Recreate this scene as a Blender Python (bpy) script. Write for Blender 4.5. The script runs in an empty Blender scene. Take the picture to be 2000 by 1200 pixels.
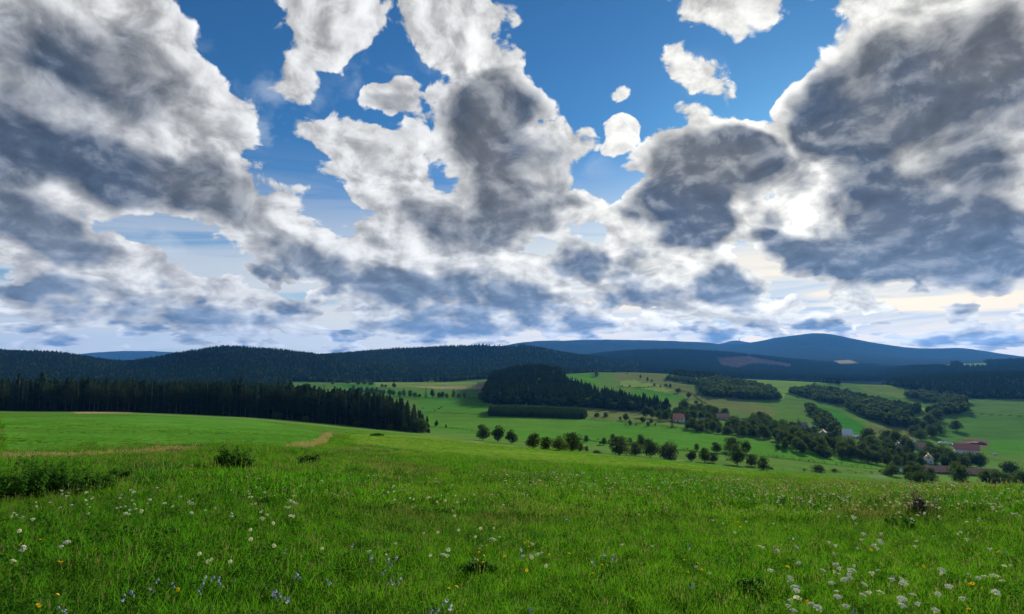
import bpy, bmesh, math, random
import numpy as np
from mathutils import Vector, Matrix

random.seed(7)
RNG = np.random.default_rng(7)
scene = bpy.context.scene
COL = scene.collection

# ------------------------------------------------------------------ camera
PHOTO_W, PHOTO_H, FOCAL = 2000.0, 1200.0, 1192.0
PITCH = math.radians(4.55)
cam_data = bpy.data.cameras.new('camera')
cam_data.sensor_width = 36.0
cam_data.lens = 36.0 * FOCAL / PHOTO_W
cam_data.clip_start = 0.1
cam_data.clip_end = 60000.0
cam = bpy.data.objects.new('camera', cam_data)
COL.objects.link(cam)
cam.location = (0.0, 0.0, 0.0)
cam.rotation_euler = (math.pi / 2 + PITCH, 0.0, 0.0)
scene.camera = cam

def tangents(px, py):
    """bearing x/y and slope z/y of the sight line through a point of the photograph"""
    cx = (px - 1000.0) / FOCAL
    cy = (600.0 - py) / FOCAL
    den = math.cos(PITCH) - cy * math.sin(PITCH)
    return cx / den, (math.sin(PITCH) + cy * math.cos(PITCH)) / den

# ------------------------------------------------------------------ exposure
vs = scene.view_settings
vs.view_transform = 'Standard'
vs.look = 'None'
vs.exposure = 0.9
vs.gamma = 1.0
vs.use_curve_mapping = False
scene.cycles.max_bounces = 6
scene.cycles.diffuse_bounces = 2
scene.cycles.glossy_bounces = 1
scene.cycles.transmission_bounces = 3
scene.cycles.transparent_max_bounces = 4
scene.cycles.volume_bounces = 0
scene.cycles.sample_clamp_indirect = 4.0
scene.cycles.use_denoising = True

# ------------------------------------------------------------------ sun
su, sv = tangents(1590, 392)
SUN_DIR = Vector((su, 1.0, sv)).normalized()
SUN_EL = math.asin(SUN_DIR.z)
SUN_AZ = math.atan2(SUN_DIR.x, SUN_DIR.y)
sun_data = bpy.data.lights.new('sun', 'SUN')
sun_data.energy = 5.0
sun_data.angle = math.radians(1.5)
sun_data.color = (1.0, 0.93, 0.80)
sun = bpy.data.objects.new('sun', sun_data)
COL.objects.link(sun)
sun.rotation_euler = (-SUN_DIR).to_track_quat('-Z', 'Y').to_euler()

# ------------------------------------------------------------------ node helper
class NT:
    """short hand for building node trees"""
    def __init__(self, tree):
        self.t = tree
    def put(self, sock, val):
        if val is None:
            return
        if isinstance(val, bpy.types.NodeSocket):
            self.t.links.new(val, sock)
        else:
            sock.default_value = val
    def n(self, kind, **kw):
        nd = self.t.nodes.new(kind)
        for k, v in kw.items():
            setattr(nd, k, v)
        return nd
    def m(self, op, a, b=None, c=None, clamp=False):
        nd = self.n('ShaderNodeMath', operation=op, use_clamp=clamp)
        for i, v in enumerate((a, b, c)):
            self.put(nd.inputs[i], v)
        return nd.outputs[0]
    def v(self, op, a, b=None, scale=None):
        nd = self.n('ShaderNodeVectorMath', operation=op)
        self.put(nd.inputs[0], a)
        if b is not None:
            self.put(nd.inputs[1], b)
        if scale is not None:
            self.put(nd.inputs['Scale'], scale)
        return nd.outputs['Value'] if op in ('DOT_PRODUCT', 'LENGTH', 'DISTANCE') else nd.outputs[0]
    def xyz(self, x, y, z):
        nd = self.n('ShaderNodeCombineXYZ')
        for i, v in enumerate((x, y, z)):
            self.put(nd.inputs[i], v)
        return nd.outputs[0]
    def sep(self, a):
        nd = self.n('ShaderNodeSeparateXYZ')
        self.put(nd.inputs[0], a)
        return nd.outputs
    def smooth(self, a, lo, hi, to0=0.0, to1=1.0):
        nd = self.n('ShaderNodeMapRange', interpolation_type='SMOOTHSTEP')
        self.put(nd.inputs['Value'], a)
        self.put(nd.inputs['From Min'], lo); self.put(nd.inputs['From Max'], hi)
        self.put(nd.inputs['To Min'], to0); self.put(nd.inputs['To Max'], to1)
        return nd.outputs[0]
    def lin(self, a, lo, hi, to0=0.0, to1=1.0):
        nd = self.n('ShaderNodeMapRange')
        self.put(nd.inputs['Value'], a)
        self.put(nd.inputs['From Min'], lo); self.put(nd.inputs['From Max'], hi)
        self.put(nd.inputs['To Min'], to0); self.put(nd.inputs['To Max'], to1)
        return nd.outputs[0]
    def noise(self, vec, scale, detail=4.0, rough=0.5, dim='3D', dist=0.0, col=False):
        nd = self.n('ShaderNodeTexNoise', noise_dimensions=dim)
        self.put(nd.inputs['Vector'], vec)
        nd.inputs['Scale'].default_value = scale
        nd.inputs['Detail'].default_value = detail
        nd.inputs['Roughness'].default_value = rough
        nd.inputs['Distortion'].default_value = dist
        return nd.outputs['Color' if col else 'Fac']
    def mix(self, f, a, b, blend='MIX'):
        nd = self.n('ShaderNodeMix', data_type='RGBA', blend_type=blend)
        self.put(nd.inputs[0], f)
        for s, v in ((nd.inputs[6], a), (nd.inputs[7], b)):
            if isinstance(v, tuple) and len(v) == 3:
                v = v + (1.0,)
            self.put(s, v)
        return nd.outputs[2]
    def ramp(self, f, stops):
        nd = self.n('ShaderNodeValToRGB')
        cr = nd.color_ramp
        while len(cr.elements) < len(stops):
            cr.elements.new(0.5)
        for e, (p, c) in zip(cr.elements, stops):
            e.position = p
            e.color = (c[0], c[1], c[2], 1.0)
        self.put(nd.inputs[0], f)
        return nd.outputs[0]

# ------------------------------------------------------------------ world: clear Nishita sky with drifting cumulus
def blob_group(name, blobs):
    """a field over the sky (bearing, slope): the highest of many soft ellipses, each a quadratic form.
    blob: centre x, y in photograph units, half sizes, clockwise turn in degrees, weight"""
    g = bpy.data.node_groups.new(name, 'ShaderNodeTree')
    g.interface.new_socket('Linear', in_out='INPUT', socket_type='NodeSocketVector')
    g.interface.new_socket('Square', in_out='INPUT', socket_type='NodeSocketVector')
    g.interface.new_socket('Field', in_out='OUTPUT', socket_type='NodeSocketFloat')
    t = NT(g)
    src = t.n('NodeGroupInput')
    acc = None
    for (x, y, rx, ry, rot, w) in blobs:
        u, v = tangents(x, y)
        a = -math.radians(rot)
        e1 = (math.cos(a) * FOCAL / rx, math.sin(a) * FOCAL / rx)
        e2 = (-math.sin(a) * FOCAL / ry, math.cos(a) * FOCAL / ry)
        A = e1[0] ** 2 + e2[0] ** 2
        B = 2 * (e1[0] * e1[1] + e2[0] * e2[1])
        C = e1[1] ** 2 + e2[1] ** 2
        # w * (1 - r^2) with r^2 = A(u-u0)^2 + B(u-u0)(v-v0) + C(v-v0)^2
        lin = (w * (2 * A * u + B * v), w * (2 * C * v + B * u), w * (1 - A * u * u - B * u * v - C * v * v))
        val = t.m('ADD', t.v('DOT_PRODUCT', src.outputs[0], lin), t.v('DOT_PRODUCT', src.outputs[1], (-w * A, -w * B, -w * C)))
        acc = val if acc is None else t.m('SMOOTH_MAX', acc, val, 0.2)
    out = t.n('NodeGroupOutput')
    t.put(out.inputs[0], t.m('MAXIMUM', acc, -1.0))
    return g
COVER = [
    # great cloud at the left
    (60, 90, 400, 320, 20, 1.25), (310, 240, 280, 230, 35, 1.15), (60, 240, 320, 180, 10, 1.15), (400, 360, 230, 120, 15, .9),
    (545, 425, 190, 110, 32, .9), (690, 495, 180, 100, 18, .9), (180, 330, 340, 130, 6, 1.05), (360, 410, 260, 80, 12, .75),
    # long cloud below it
    (40, 450, 250, 115, 25, 1.05), (230, 545, 290, 95, 17, 1.15), (430, 600, 260, 72, 14, 1.15), (90, 590, 300, 60, 4, .7),
    # scraps near the top
    (640, 40, 170, 120, 30, .95), (575, 130, 80, 110, 0, .55), (890, 40, 190, 150, 10, .95), (940, 110, 120, 110, -20, .9),
    (620, 265, 120, 45, 15, .42), (640, 340, 100, 40, 25, .38),
    # the dark cloud in the middle and its arms
    (930, 255, 200, 160, 0, 1.0), (1035, 285, 145, 160, 0, .95), (1020, 390, 190, 130, 0, 1.0), (765, 185, 80, 70, 40, .85),
    (700, 300, 120, 80, 40, .85), (790, 380, 180, 95, 38, .95), (890, 460, 190, 110, 30, 1.0), (1203, 255, 58, 60, 20, .72),
    # heaps low over the hills
    (790, 550, 230, 85, 5, .9), (970, 550, 260, 110, 10, 1.0), (1120, 505, 80, 60, 0, .9), (1225, 490, 95, 140, 10, .9),
    (1320, 555, 280, 120, 0, 1.0), (1170, 620, 340, 60, 0, .85), (850, 625, 300, 60, 0, .85), (1450, 590, 260, 70, 0, .8),
    # right of the middle
    (1335, 355, 150, 130, 0, 1.0), (1440, 320, 150, 120, 20, 1.0), (1360, 440, 160, 130, 0, .95), (1430, 560, 150, 75, 0, .95),
    # great cloud at the right
    (1870, 60, 400, 330, 0, 1.15), (1830, 320, 400, 270, 0, 1.15), (1660, 240, 170, 190, 10, .95), (1640, 470, 280, 130, 8, 1.05),
    (1920, 470, 330, 140, 0, 1.1), (1560, 350, 110, 110, 0, .9), (1650, 575, 80, 34, 0, .95),
    # wisps and small puffs
    (1375, 125, 150, 70, 42, .58), (1435, 190, 80, 130, -10, .56), (1410, 8, 190, 80, 0, .60), (1205, 155, 60, 50, 40, .55),
    (1385, 245, 80, 90, 0, .6), (1838, 655, 66, 28, 0, .85), (1930, 648, 84, 28, 0, .85), (1380, 655, 80, 22, 0, .7),
]
THICK = [
    (40, 290, 360, 120, 8, 1.0), (330, 365, 260, 100, 10, 1.0), (110, 150, 380, 190, 20, .62), (600, 500, 180, 60, 18, .62),
    (90, 450, 220, 60, 25, .85), (140, 565, 300, 46, 8, .75), (420, 625, 260, 34, 10, .7), (690, 545, 160, 46, 12, .62),
    (930, 235, 175, 130, 0, 1.05), (1020, 340, 150, 140, 0, .95), (1010, 430, 130, 80, 0, .95), (770, 225, 100, 60, 30, .7),
    (880, 440, 150, 70, 30, .6), (790, 570, 180, 60, 5, .95), (960, 590, 200, 64, 8, .85), (1125, 506, 80, 54, 0, 1.05),
    (830, 635, 260, 32, 0, .9), (1150, 630, 200, 28, 0, .8), (1250, 590, 160, 50, 0, .7), (1280, 520, 110, 70, 0, .5),
    (1320, 360, 150, 120, 0, 1.1), (1440, 310, 130, 80, 15, 1.0), (1360, 440, 110, 90, 0, .85), (1420, 560, 130, 56, 0, .95),
    (1740, 190, 240, 190, 10, .95), (1620, 270, 110, 110, 0, .62), (1690, 340, 120, 90, 0, .8), (1510, 385, 100, 70, 0, .7), (1500, 470, 110, 45, 0, .6), (1920, 130, 260, 200, 0, .8), (1880, 480, 330, 130, 0, 1.25), (1740, 420, 210, 130, 0, 1.0),
    (1640, 510, 200, 75, 8, .95), (1560, 360, 70, 60, 0, .5),  (1900, 330, 220, 110, -10, .7),
    (1838, 657, 34, 12, 0, .5), (1930, 650, 40, 10, 0, .4), (1370, 655, 70, 18, 0, .9), (690, 220, 90, 40, 20, .4),
]

world = bpy.data.worlds.new('World')
scene.world = world
world.use_nodes = True
world.cycles.sampling_method = 'MANUAL'
world.cycles.sample_map_resolution = 512
wt = world.node_tree
wt.nodes.clear()
T = NT(wt)
sky = T.n('ShaderNodeTexSky', sky_type='NISHITA', sun_disc=False)
sky.sun_elevation = SUN_EL
sky.sun_rotation = SUN_AZ
sky.altitude = 600.0
sky.air_density = 1.0
sky.dust_density = 0.4
sky.ozone_density = 2.2
direction = T.n('ShaderNodeTexCoord').outputs['Generated']
dx, dy, dz = T.sep(direction)
front = T.m('MAXIMUM', dy, 0.12)
U = T.m('DIVIDE', dx, front)
V = T.m('DIVIDE', dz, front)
el = T.m('MAXIMUM', dz, 0.0)
az = T.m('ARCTAN2', dx, dy)
# texture space, flattened towards the horizon as a real cloud deck is
elc = T.m('ADD', el, 0.16)
Q = T.xyz(az, T.m('MULTIPLY_ADD', el, 1.12, T.m('MULTIPLY', T.m('LOGARITHM', T.m('ADD', el, 0.05), math.e), 0.12)), 0.0)
n_warp = T.noise(Q, 5.0, 4.0, 0.55, '2D', col=True)
warp = T.v('MULTIPLY', T.v('SUBTRACT', n_warp, (0.5, 0.5, 0.5)), T.xyz(T.m('MULTIPLY', elc, 0.26), T.m('MULTIPLY', elc, 0.22), 0.0))
UV = T.v('ADD', T.xyz(U, V, 0.0), warp)
cover_g = blob_group('cloud_cover', COVER)
thick_g = blob_group('cloud_depth', THICK)
def field(group, vec):
    x, y, z = T.sep(vec)
    nd = T.n('ShaderNodeGroup'); nd.node_tree = group
    T.put(nd.inputs[0], T.xyz(x, y, 1.0))
    T.put(nd.inputs[1], T.xyz(T.m('MULTIPLY', x, x), T.m('MULTIPLY', x, y), T.m('MULTIPLY', y, y)))
    return nd.outputs[0]

def billow(q):
    """cauliflower relief: rounded worley lobes in several sizes with a little fractal fraying"""
    w = T.noise(q, 10.0, 2.0, 0.5, '2D', col=True)
    q2 = T.v('ADD', q, T.v('SCALE', T.v('SUBTRACT', w, (0.5, 0.5, 0.5)), scale=0.055))
    vo = T.n('ShaderNodeTexVoronoi', voronoi_dimensions='2D', feature='F1', normalize=True)
    T.put(vo.inputs['Vector'], q2)
    vo.inputs['Scale'].default_value = 10.0
    vo.inputs['Detail'].default_value = 4.0
    vo.inputs['Roughness'].default_value = 0.52
    vo.inputs['Lacunarity'].default_value = 2.2
    d = vo.outputs['Distance']
    lobe = T.m('MULTIPLY_ADD', T.m('MULTIPLY', d, d), -1.0, 1.0)
    lobe = T.m('MULTIPLY_ADD', d, -0.45, lobe)
    fb = T.noise(q2, 8.0, 8.0, 0.58, '2D')
    return T.m('MULTIPLY_ADD', lobe, 0.85, T.m('MULTIPLY', fb, 0.78)), fb

# light comes from the sun's side and from above
to_sun = T.v('SUBTRACT', (su, sv + 0.55, 0.0), T.xyz(U, V, 0.0))
to_sun = T.v('NORMALIZE', to_sun)
B0, fb0 = billow(Q)
step = T.v('SCALE', to_sun, scale=0.022)
B1, fb1 = billow(T.v('ADD', Q, step))
L0 = field(cover_g, UV)
D0 = field(thick_g, UV)
# outside the framed part of the sky the same deck of cumulus goes on
n_out = T.noise(Q, 3.0, 2.0, 0.5, '2D')
outside = T.m('MAXIMUM', T.smooth(T.m('ABSOLUTE', U), 0.95, 1.35), T.smooth(V, 0.66, 0.95))
outside = T.m('MAXIMUM', outside, T.smooth(dy, 0.35, 0.15))
L_out = T.m('MULTIPLY_ADD', n_out, 3.2, -1.25)
def blend(f, a, b):
    return T.m('MULTIPLY_ADD', f, T.m('SUBTRACT', b, a), a)
L0 = blend(outside, L0, L_out)
# rows of small far cumulus low over the hills
n_low = T.noise(T.xyz(T.m('MULTIPLY', az, 13.0), T.m('MULTIPLY', T.m('LOGARITHM', T.m('ADD', el, 0.04), math.e), 2.6), 7.0), 1.0, 3.0, 0.55, '2D')
L_low = T.m('ADD', T.m('MULTIPLY_ADD', n_low, 3.6, -1.50), T.smooth(el, 0.10, 0.20, 0.0, -1.6))
L0 = T.m('MAXIMUM', L0, L_low)
D0 = T.m('MAXIMUM', D0, T.m('MULTIPLY_ADD', L_low, 0.6, -0.26))
D0 = blend(outside, D0, T.m('MULTIPLY_ADD', n_out, 3.0, -1.2))
BM = 1.03
n_mid = T.noise(Q, 6.5, 3.0, 0.55, '2D')
low_sky = T.m('MULTIPLY', T.smooth(el, 0.30, 0.10), T.m('SUBTRACT', n_low, 0.5))
L0 = T.m('MULTIPLY_ADD', low_sky, 1.3, L0)
L0 = T.m('MULTIPLY_ADD', T.m('SUBTRACT', n_mid, 0.5), 0.9, L0)
edge = T.m('MULTIPLY_ADD', T.m('SUBTRACT', B0, BM), 0.95, L0)
alpha = T.smooth(edge, 0.39, 0.50)
edge1 = T.m('MULTIPLY_ADD', T.m('SUBTRACT', B1, BM), 0.95, L0)
# optical depth: thin rims let the light through, deep bodies go dark
depth = T.m('MULTIPLY_ADD', T.m('SUBTRACT', fb0, 0.5), 0.45, T.m('MULTIPLY_ADD', T.m('SUBTRACT', n_mid, 0.5), 0.9, D0))
depth = T.m('MULTIPLY_ADD', T.m('SUBTRACT', B0, BM), 0.28, T.m('MULTIPLY_ADD', low_sky, 1.3, depth))
dark = T.smooth(depth, 0.10, 0.74)
rim = T.smooth(edge, 0.36, 0.88)
dark = T.m('MULTIPLY', dark, rim)
relief = T.m('SUBTRACT', edge, edge1)
relief = T.m('MULTIPLY', T.m('TANH', T.m('MULTIPLY', relief, 4.4)), 0.46)
dark = T.m('ADD', dark, T.m('MULTIPLY', relief, T.m('MULTIPLY_ADD', rim, -0.40, -0.1)), clamp=True)
cosun = T.m('MAXIMUM', T.v('DOT_PRODUCT', direction, tuple(SUN_DIR)), 0.0)
glow_wide = T.m('POWER', cosun, 9.0)
glow_tight = T.m('POWER', cosun, 900.0)
lit_level = T.m('ADD', T.m('MULTIPLY_ADD', glow_wide, 0.24, 0.72), T.m('MULTIPLY', glow_tight, 0.7))
lit = T.v('SCALE', T.mix(glow_wide, (0.98, 0.99, 1.0), (1.0, 0.98, 0.90)), scale=lit_level)
shade_tone = T.noise(Q, 3.5, 2.0, 0.5, '2D')
shade = T.mix(T.smooth(shade_tone, 0.35, 0.65), (0.085, 0.115, 0.170), (0.165, 0.175, 0.190))
shade = T.mix(T.smooth(el, 0.26, 0.03), shade, (0.20, 0.27, 0.38))
shade = T.v('SCALE', shade, scale=T.m('MULTIPLY_ADD', relief, 1.0, 1.0))
lit = T.v('SCALE', lit, scale=T.m('MULTIPLY_ADD', relief, 1.15, 0.95))
cloud = T.mix(dark, lit, shade)
# thin high veil low over the horizon, in long streaks
streak = T.noise(T.xyz(T.m('MULTIPLY', az, 2.0), T.m('MULTIPLY', dz, 26.0), 3.0), 1.0, 5.0, 0.55, '2D', dist=0.6)
veil = T.m('MULTIPLY', T.smooth(dz, 0.34, 0.04), T.smooth(streak, 0.14, 0.56))
veil_col = T.v('SCALE', T.mix(T.m('POWER', cosun, 5.0), (0.70, 0.73, 0.76), (1.45, 1.18, 0.76)), scale=1.0)
clear = T.mix(1.0, T.v('SCALE', sky.outputs[0], scale=0.10), (0.29, 0.70, 1.05), 'MULTIPLY')
clear = T.v('MINIMUM', clear, (0.22, 0.50, 0.86))
base = T.mix(T.m('MULTIPLY', veil, 0.9), clear, veil_col)
# thin broken flakes of higher cloud
flake = T.m('MULTIPLY', T.smooth(fb0, 0.46, 0.66), T.smooth(T.noise(Q, 2.6, 2.0, 0.5, '2D', dist=0.3), 0.50, 0.66))
base = T.mix(T.m('MULTIPLY', flake, 0.42), base, (0.62, 0.70, 0.80))
final = T.mix(alpha, base, cloud)
bg = T.n('ShaderNodeBackground')
T.put(bg.inputs['Color'], final)
bg.inputs['Strength'].default_value = 0.535
out = T.n('ShaderNodeOutputWorld')
T.put(out.inputs['Surface'], bg.outputs[0])
# ------------------------------------------------------------------ scene bookkeeping
def tag(o, label=None, cat=None, group=None, kind=None):
    if label: o['label'] = label
    if cat: o['category'] = cat
    if group: o['group'] = group
    if kind: o['kind'] = kind
    return o

def link(name, mesh, parent=None, loc=None):
    o = bpy.data.objects.new(name, mesh)
    COL.objects.link(o)
    if parent is not None:
        o.parent = parent
    if loc is not None:
        o.location = loc
    return o

def empty(name, loc, rotz=0.0, scale=1.0):
    o = link(name, None, None, loc)
    o.rotation_euler = (0, 0, rotz)
    o.scale = (scale, scale, scale)
    o.empty_display_size = 0.2
    return o

def mesh_from(name, verts, faces, mats=(), smooth=False, mat_idx=None):
    me = bpy.data.meshes.new(name)
    me.from_pydata([tuple(map(float, v)) for v in verts], [], [tuple(int(i) for i in f) for f in faces])
    for m in mats:
        me.materials.append(m)
    if mat_idx is not None:
        me.polygons.foreach_set('material_index', np.asarray(mat_idx, dtype=np.int32))
    if smooth:
        me.polygons.foreach_set('use_smooth', np.ones(len(me.polygons), dtype=bool))
    me.update()
    return me

# ------------------------------------------------------------------ terrain heights
def e_of(row):
    return tangents(1000.0, row)[1]

def px_of_a(a):
    return 1000.0 + a * FOCAL * 1.006

EYE = 1.65
NEAR_COLS = [-600, 0, 500, 1000, 1500, 1740, 2000, 2600]
NEAR = [
    (5,   [.070, .075, .085, .100, .105, .100, .100, .100]),
    (10,  [.070, .078, .090, .108, .115, .105, .100, .100]),
    (17,  [.072, .080, .092, .112, .126, .122, .120, .122]),
    (25,  [.074, .082, .094, .115, .142, .147, .158, .168]),
    (40,  [.076, .083, .096, .119, .155, .168, .187, .200]),
    (100, [.080, .085, .099, .128, .175, .198, .222, .230]),
    (200, [.083, .087, .101, .136, .182, .203, .226, .235]),
]
FAR = [
    (300,  {0: 806, 250: 809, 500: 821, 650: 834, 830: 851, 1000: 868, 1150: 884, 1300: 898, 1500: 919, 1650: 931, 1800: 945, 2000: 950}),
    (340,  {0: 805, 250: 807, 500: 819, 650: 832, 830: 850, 1000: 861, 1150: 873, 1300: 886, 1500: 905, 1650: 921, 1800: 936, 2000: 946}),
    (440,  {0: 803, 250: 804, 500: 816, 650: 829, 830: 842, 1000: 845, 1150: 852, 1300: 860, 1500: 880, 1650: 905, 1800: 922, 2000: 930}),
    (520,  {0: 803, 250: 804, 500: 814, 650: 824, 830: 832, 1000: 831, 1150: 837, 1300: 845, 1500: 862, 1650: 885, 1800: 905, 2000: 915}),
    (600,  {0: 800, 500: 810, 650: 818, 830: 820, 1000: 818, 1150: 821, 1300: 832, 1500: 850, 1650: 868, 1800: 888, 2000: 893}),
    (680,  {0: 795, 500: 803, 650: 808, 830: 807, 1000: 805, 1150: 811, 1300: 821, 1500: 838, 1650: 855, 1800: 872, 2000: 876}),
    (780,  {0: 790, 500: 795, 650: 797, 830: 795, 1000: 794, 1150: 800, 1300: 809, 1500: 821, 1650: 840, 1800: 855, 2000: 857}),
    (900,  {0: 785, 500: 788, 650: 788, 830: 783, 950: 781, 1000: 772, 1060: 772, 1150: 780, 1250: 792, 1300: 796, 1500: 806, 1650: 822, 1800: 836, 2000: 833}),
    (1050, {0: 780, 500: 780, 650: 777, 830: 771, 950: 768, 1000: 744, 1060: 742, 1100: 752, 1150: 762, 1250: 778, 1300: 782, 1500: 792, 1650: 806, 1800: 816, 2000: 806}),
    (1200, {0: 774, 500: 773, 650: 766, 830: 763, 940: 759, 1000: 728, 1060: 727, 1100: 738, 1150: 748, 1250: 763, 1300: 766, 1500: 779, 1650: 791, 1800: 798, 2000: 789}),
    (1500, {0: 752, 500: 752, 650: 753, 750: 750, 910: 748, 1000: 738, 1150: 733, 1250: 744, 1300: 746, 1430: 754, 1600: 768, 1700: 768, 1800: 774, 2000: 768}),
    (1800, {0: 722, 250: 728, 500: 722, 650: 742, 830: 741, 1000: 738, 1150: 731, 1200: 727, 1300: 732, 1430: 739, 1600: 748, 1700: 752, 1800: 752, 1900: 742, 2000: 738}),
    (2200, {0: 689, 100: 691, 150: 698, 200: 708, 240: 714, 300: 706, 350: 694, 430: 684, 480: 687, 560: 693, 600: 698, 650: 704, 830: 722, 1000: 726, 1150: 728, 1300: 738, 1430: 743, 1600: 753, 1700: 754, 1800: 742, 1900: 738, 2000: 736}),
    (2600, {0: 702, 240: 716, 430: 700, 600: 702, 650: 699, 830: 705, 1000: 706, 1100: 715, 1200: 722, 1300: 733, 1500: 741, 1700: 744, 1800: 738, 2000: 735}),
    (3000, {0: 712, 600: 704, 650: 694, 700: 689, 760: 685, 850: 683, 900: 680, 950: 675, 990: 675, 1020: 678, 1060: 684, 1100: 692, 1150: 700, 1200: 708, 1300: 722, 1500: 734, 1700: 738, 1800: 724, 1900: 720, 2000: 718}),
    (3600, {0: 715, 600: 712, 1000: 703, 1100: 705, 1200: 707, 1300: 709, 1400: 718, 1500: 723, 1600: 726, 1700: 730, 1800: 717, 1850: 712, 1900: 710, 2000: 706}),
    (4500, {0: 714, 600: 714, 1000: 708, 1100: 701, 1150: 697, 1200: 691, 1250: 688, 1310: 687, 1380: 689, 1430: 692, 1480: 697, 1530: 704, 1600: 711, 1680: 717, 1750: 721, 1850: 717, 2000: 714}),
    (5500, {0: 712, 1000: 712, 1300: 708, 1500: 702, 1700: 704, 2000: 712}),
    (7200, {0: 708, 900: 706, 1020: 692, 1200: 689, 1400: 692, 1500: 688, 1590: 682, 1700: 690, 1800: 699, 2000: 704}),
    (9000, {0: 708, 900: 690, 960: 681, 1020: 669, 1070: 666, 1130: 664, 1200: 664, 1260: 665, 1340: 667, 1380: 669, 1410: 673, 1440: 673, 1480: 668, 1530: 658, 1560: 653.5, 1590: 651, 1615: 652, 1640: 656, 1700: 668, 1760: 678, 1800: 681, 1870: 679.5, 1900: 682, 1950: 690, 2000: 697, 2100: 704}),
    (10000, {0: 706, 2000: 706}),
    (12000, {0: 700, 130: 695, 180: 689, 230: 686, 280: 685.5, 330: 688, 420: 696, 600: 700, 1340: 690, 1395: 675, 1420: 668.5, 1436: 664, 1446: 664, 1462: 668.5, 1490: 672, 1560: 690, 2000: 704}),
    (14500, {0: 706, 2000: 706}),
]
PXG = np.arange(-1800.0, 3801.0, 5.0)
def _gauss(v, sig):
    r = int(sig * 3 / 5) + 1
    k = np.exp(-0.5 * ((np.arange(-r, r + 1) * 5.0) / sig) ** 2); k /= k.sum()
    return np.convolve(np.pad(v, r, mode='edge'), k, mode='valid')
ST_Y, ST_S = [], []
for Y, vals in NEAR:
    ST_Y.append(Y); ST_S.append(_gauss(np.interp(PXG, NEAR_COLS, vals), 120.0))
for Y, d in FAR:
    ks = sorted(d)
    row = np.interp(PXG, ks, [d[k] for k in ks])
    row = _gauss(row, 40.0 if Y < 2000 else 9.0)
    ev = np.array([e_of(r) for r in row])
    ST_Y.append(Y); ST_S.append(-(ev * Y + EYE) / Y)
ST_L = np.log(np.array(ST_Y, float)); ST_S = np.array(ST_S)
# monotone cubic tangents along the distance axis
_h = np.diff(ST_L)[:, None]; _d = np.diff(ST_S, axis=0) / _h
_m = np.zeros_like(ST_S)
_w1 = 2 * _h[1:] + _h[:-1]; _w2 = _h[1:] + 2 * _h[:-1]
with np.errstate(divide='ignore', invalid='ignore'):
    _hm = (_w1 + _w2) / (_w1 / _d[:-1] + _w2 / _d[1:])
_m[1:-1] = np.where(_d[:-1] * _d[1:] > 0, np.nan_to_num(_hm), 0.0)
_m[0] = _d[0]; _m[-1] = 0

_hash = RNG.random((257, 257))
def vnoise(x, y, wl):
    x = np.asarray(x) / wl + 1000.0; y = np.asarray(y) / wl + 1000.0
    xi = np.floor(x).astype(int); yi = np.floor(y).astype(int)
    fx = x - xi; fy = y - yi
    fx = fx * fx * (3 - 2 * fx); fy = fy * fy * (3 - 2 * fy)
    h = lambda i, j: _hash[i % 257, j % 257]
    return (h(xi, yi) * (1 - fx) + h(xi + 1, yi) * fx) * (1 - fy) + (h(xi, yi + 1) * (1 - fx) + h(xi + 1, yi + 1) * fx) * fy - 0.5

def fbm(x, y, wl, octs=3):
    t = 0; a = 1.0
    for i in range(octs):
        t = t + a * vnoise(x, y, wl); a *= 0.5; wl *= 0.47
    return t

def height(x, y):
    x = np.asarray(x, float); y = np.asarray(y, float)
    w = np.maximum(y, 12.0)
    a = x / w
    fx = np.clip((px_of_a(a) - PXG[0]) / 5.0, 0, len(PXG) - 1.001)
    i0 = fx.astype(int); f = fx - i0
    L = np.log(np.clip(y, 5.0, 14499.0))
    k = np.clip(np.searchsorted(ST_L, L, side='right') - 1, 0, len(ST_L) - 2)
    hh = ST_L[k + 1] - ST_L[k]; t = (L - ST_L[k]) / hh
    g = lambda A, q: A[q, i0] * (1 - f) + A[q, i0 + 1] * f
    S = (2*t**3 - 3*t**2 + 1) * g(ST_S, k) + (t**3 - 2*t**2 + t) * hh * g(_m, k) + (-2*t**3 + 3*t**2) * g(ST_S, k + 1) + (t**3 - t**2) * hh * g(_m, k + 1)
    z = -EYE - S * y
    amp = np.interp(y, [0, 10, 60, 300, 900, 2000, 5000, 9000], [0.0, 0.10, 0.35, 0.5, 1.5, 8.0, 10.0, 14.0])
    wl = 1.0
    z = z + amp * np.where(y < 200, fbm(x, y, 9.0), np.where(y < 1500, fbm(x, y, 70.0), fbm(x, y, 420.0, 4)))
    return z

_YS = np.geomspace(4.0, 14000.0, 2600)
def ground_at(px, py):
    """where the sight line through a point of the photograph first meets the ground"""
    a, e = tangents(px, py)
    z = height(a * _YS, _YS)
    hit = np.nonzero(z >= e * _YS)[0]
    Y = _YS[hit[0]] if len(hit) else 14000.0
    return float(a * Y), float(Y), float(height(a * Y, Y))

def ground_xy(px, Y):
    x = (px - 1000.0) / (FOCAL * 1.006) * Y
    return float(x), float(Y), float(height(x, Y))

def project(x, y, z):
    e = z / y; a = x / y
    cy = (e * math.cos(PITCH) - math.sin(PITCH)) / (math.cos(PITCH) + e * math.sin(PITCH))
    cx = a * (math.cos(PITCH) - cy * math.sin(PITCH))
    return 1000.0 + cx * FOCAL, 600.0 - cy * FOCAL

def in_poly(px, py, poly):
    inside = np.zeros(np.shape(px), bool)
    n = len(poly)
    for i in range(n):
        x0, y0 = poly[i]; x1, y1 = poly[(i + 1) % n]
        if y0 == y1:
            continue
        c = ((y0 > py) != (y1 > py)) & (px < (x1 - x0) * (py - y0) / (y1 - y0) + x0)
        inside ^= c
    return inside

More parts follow.
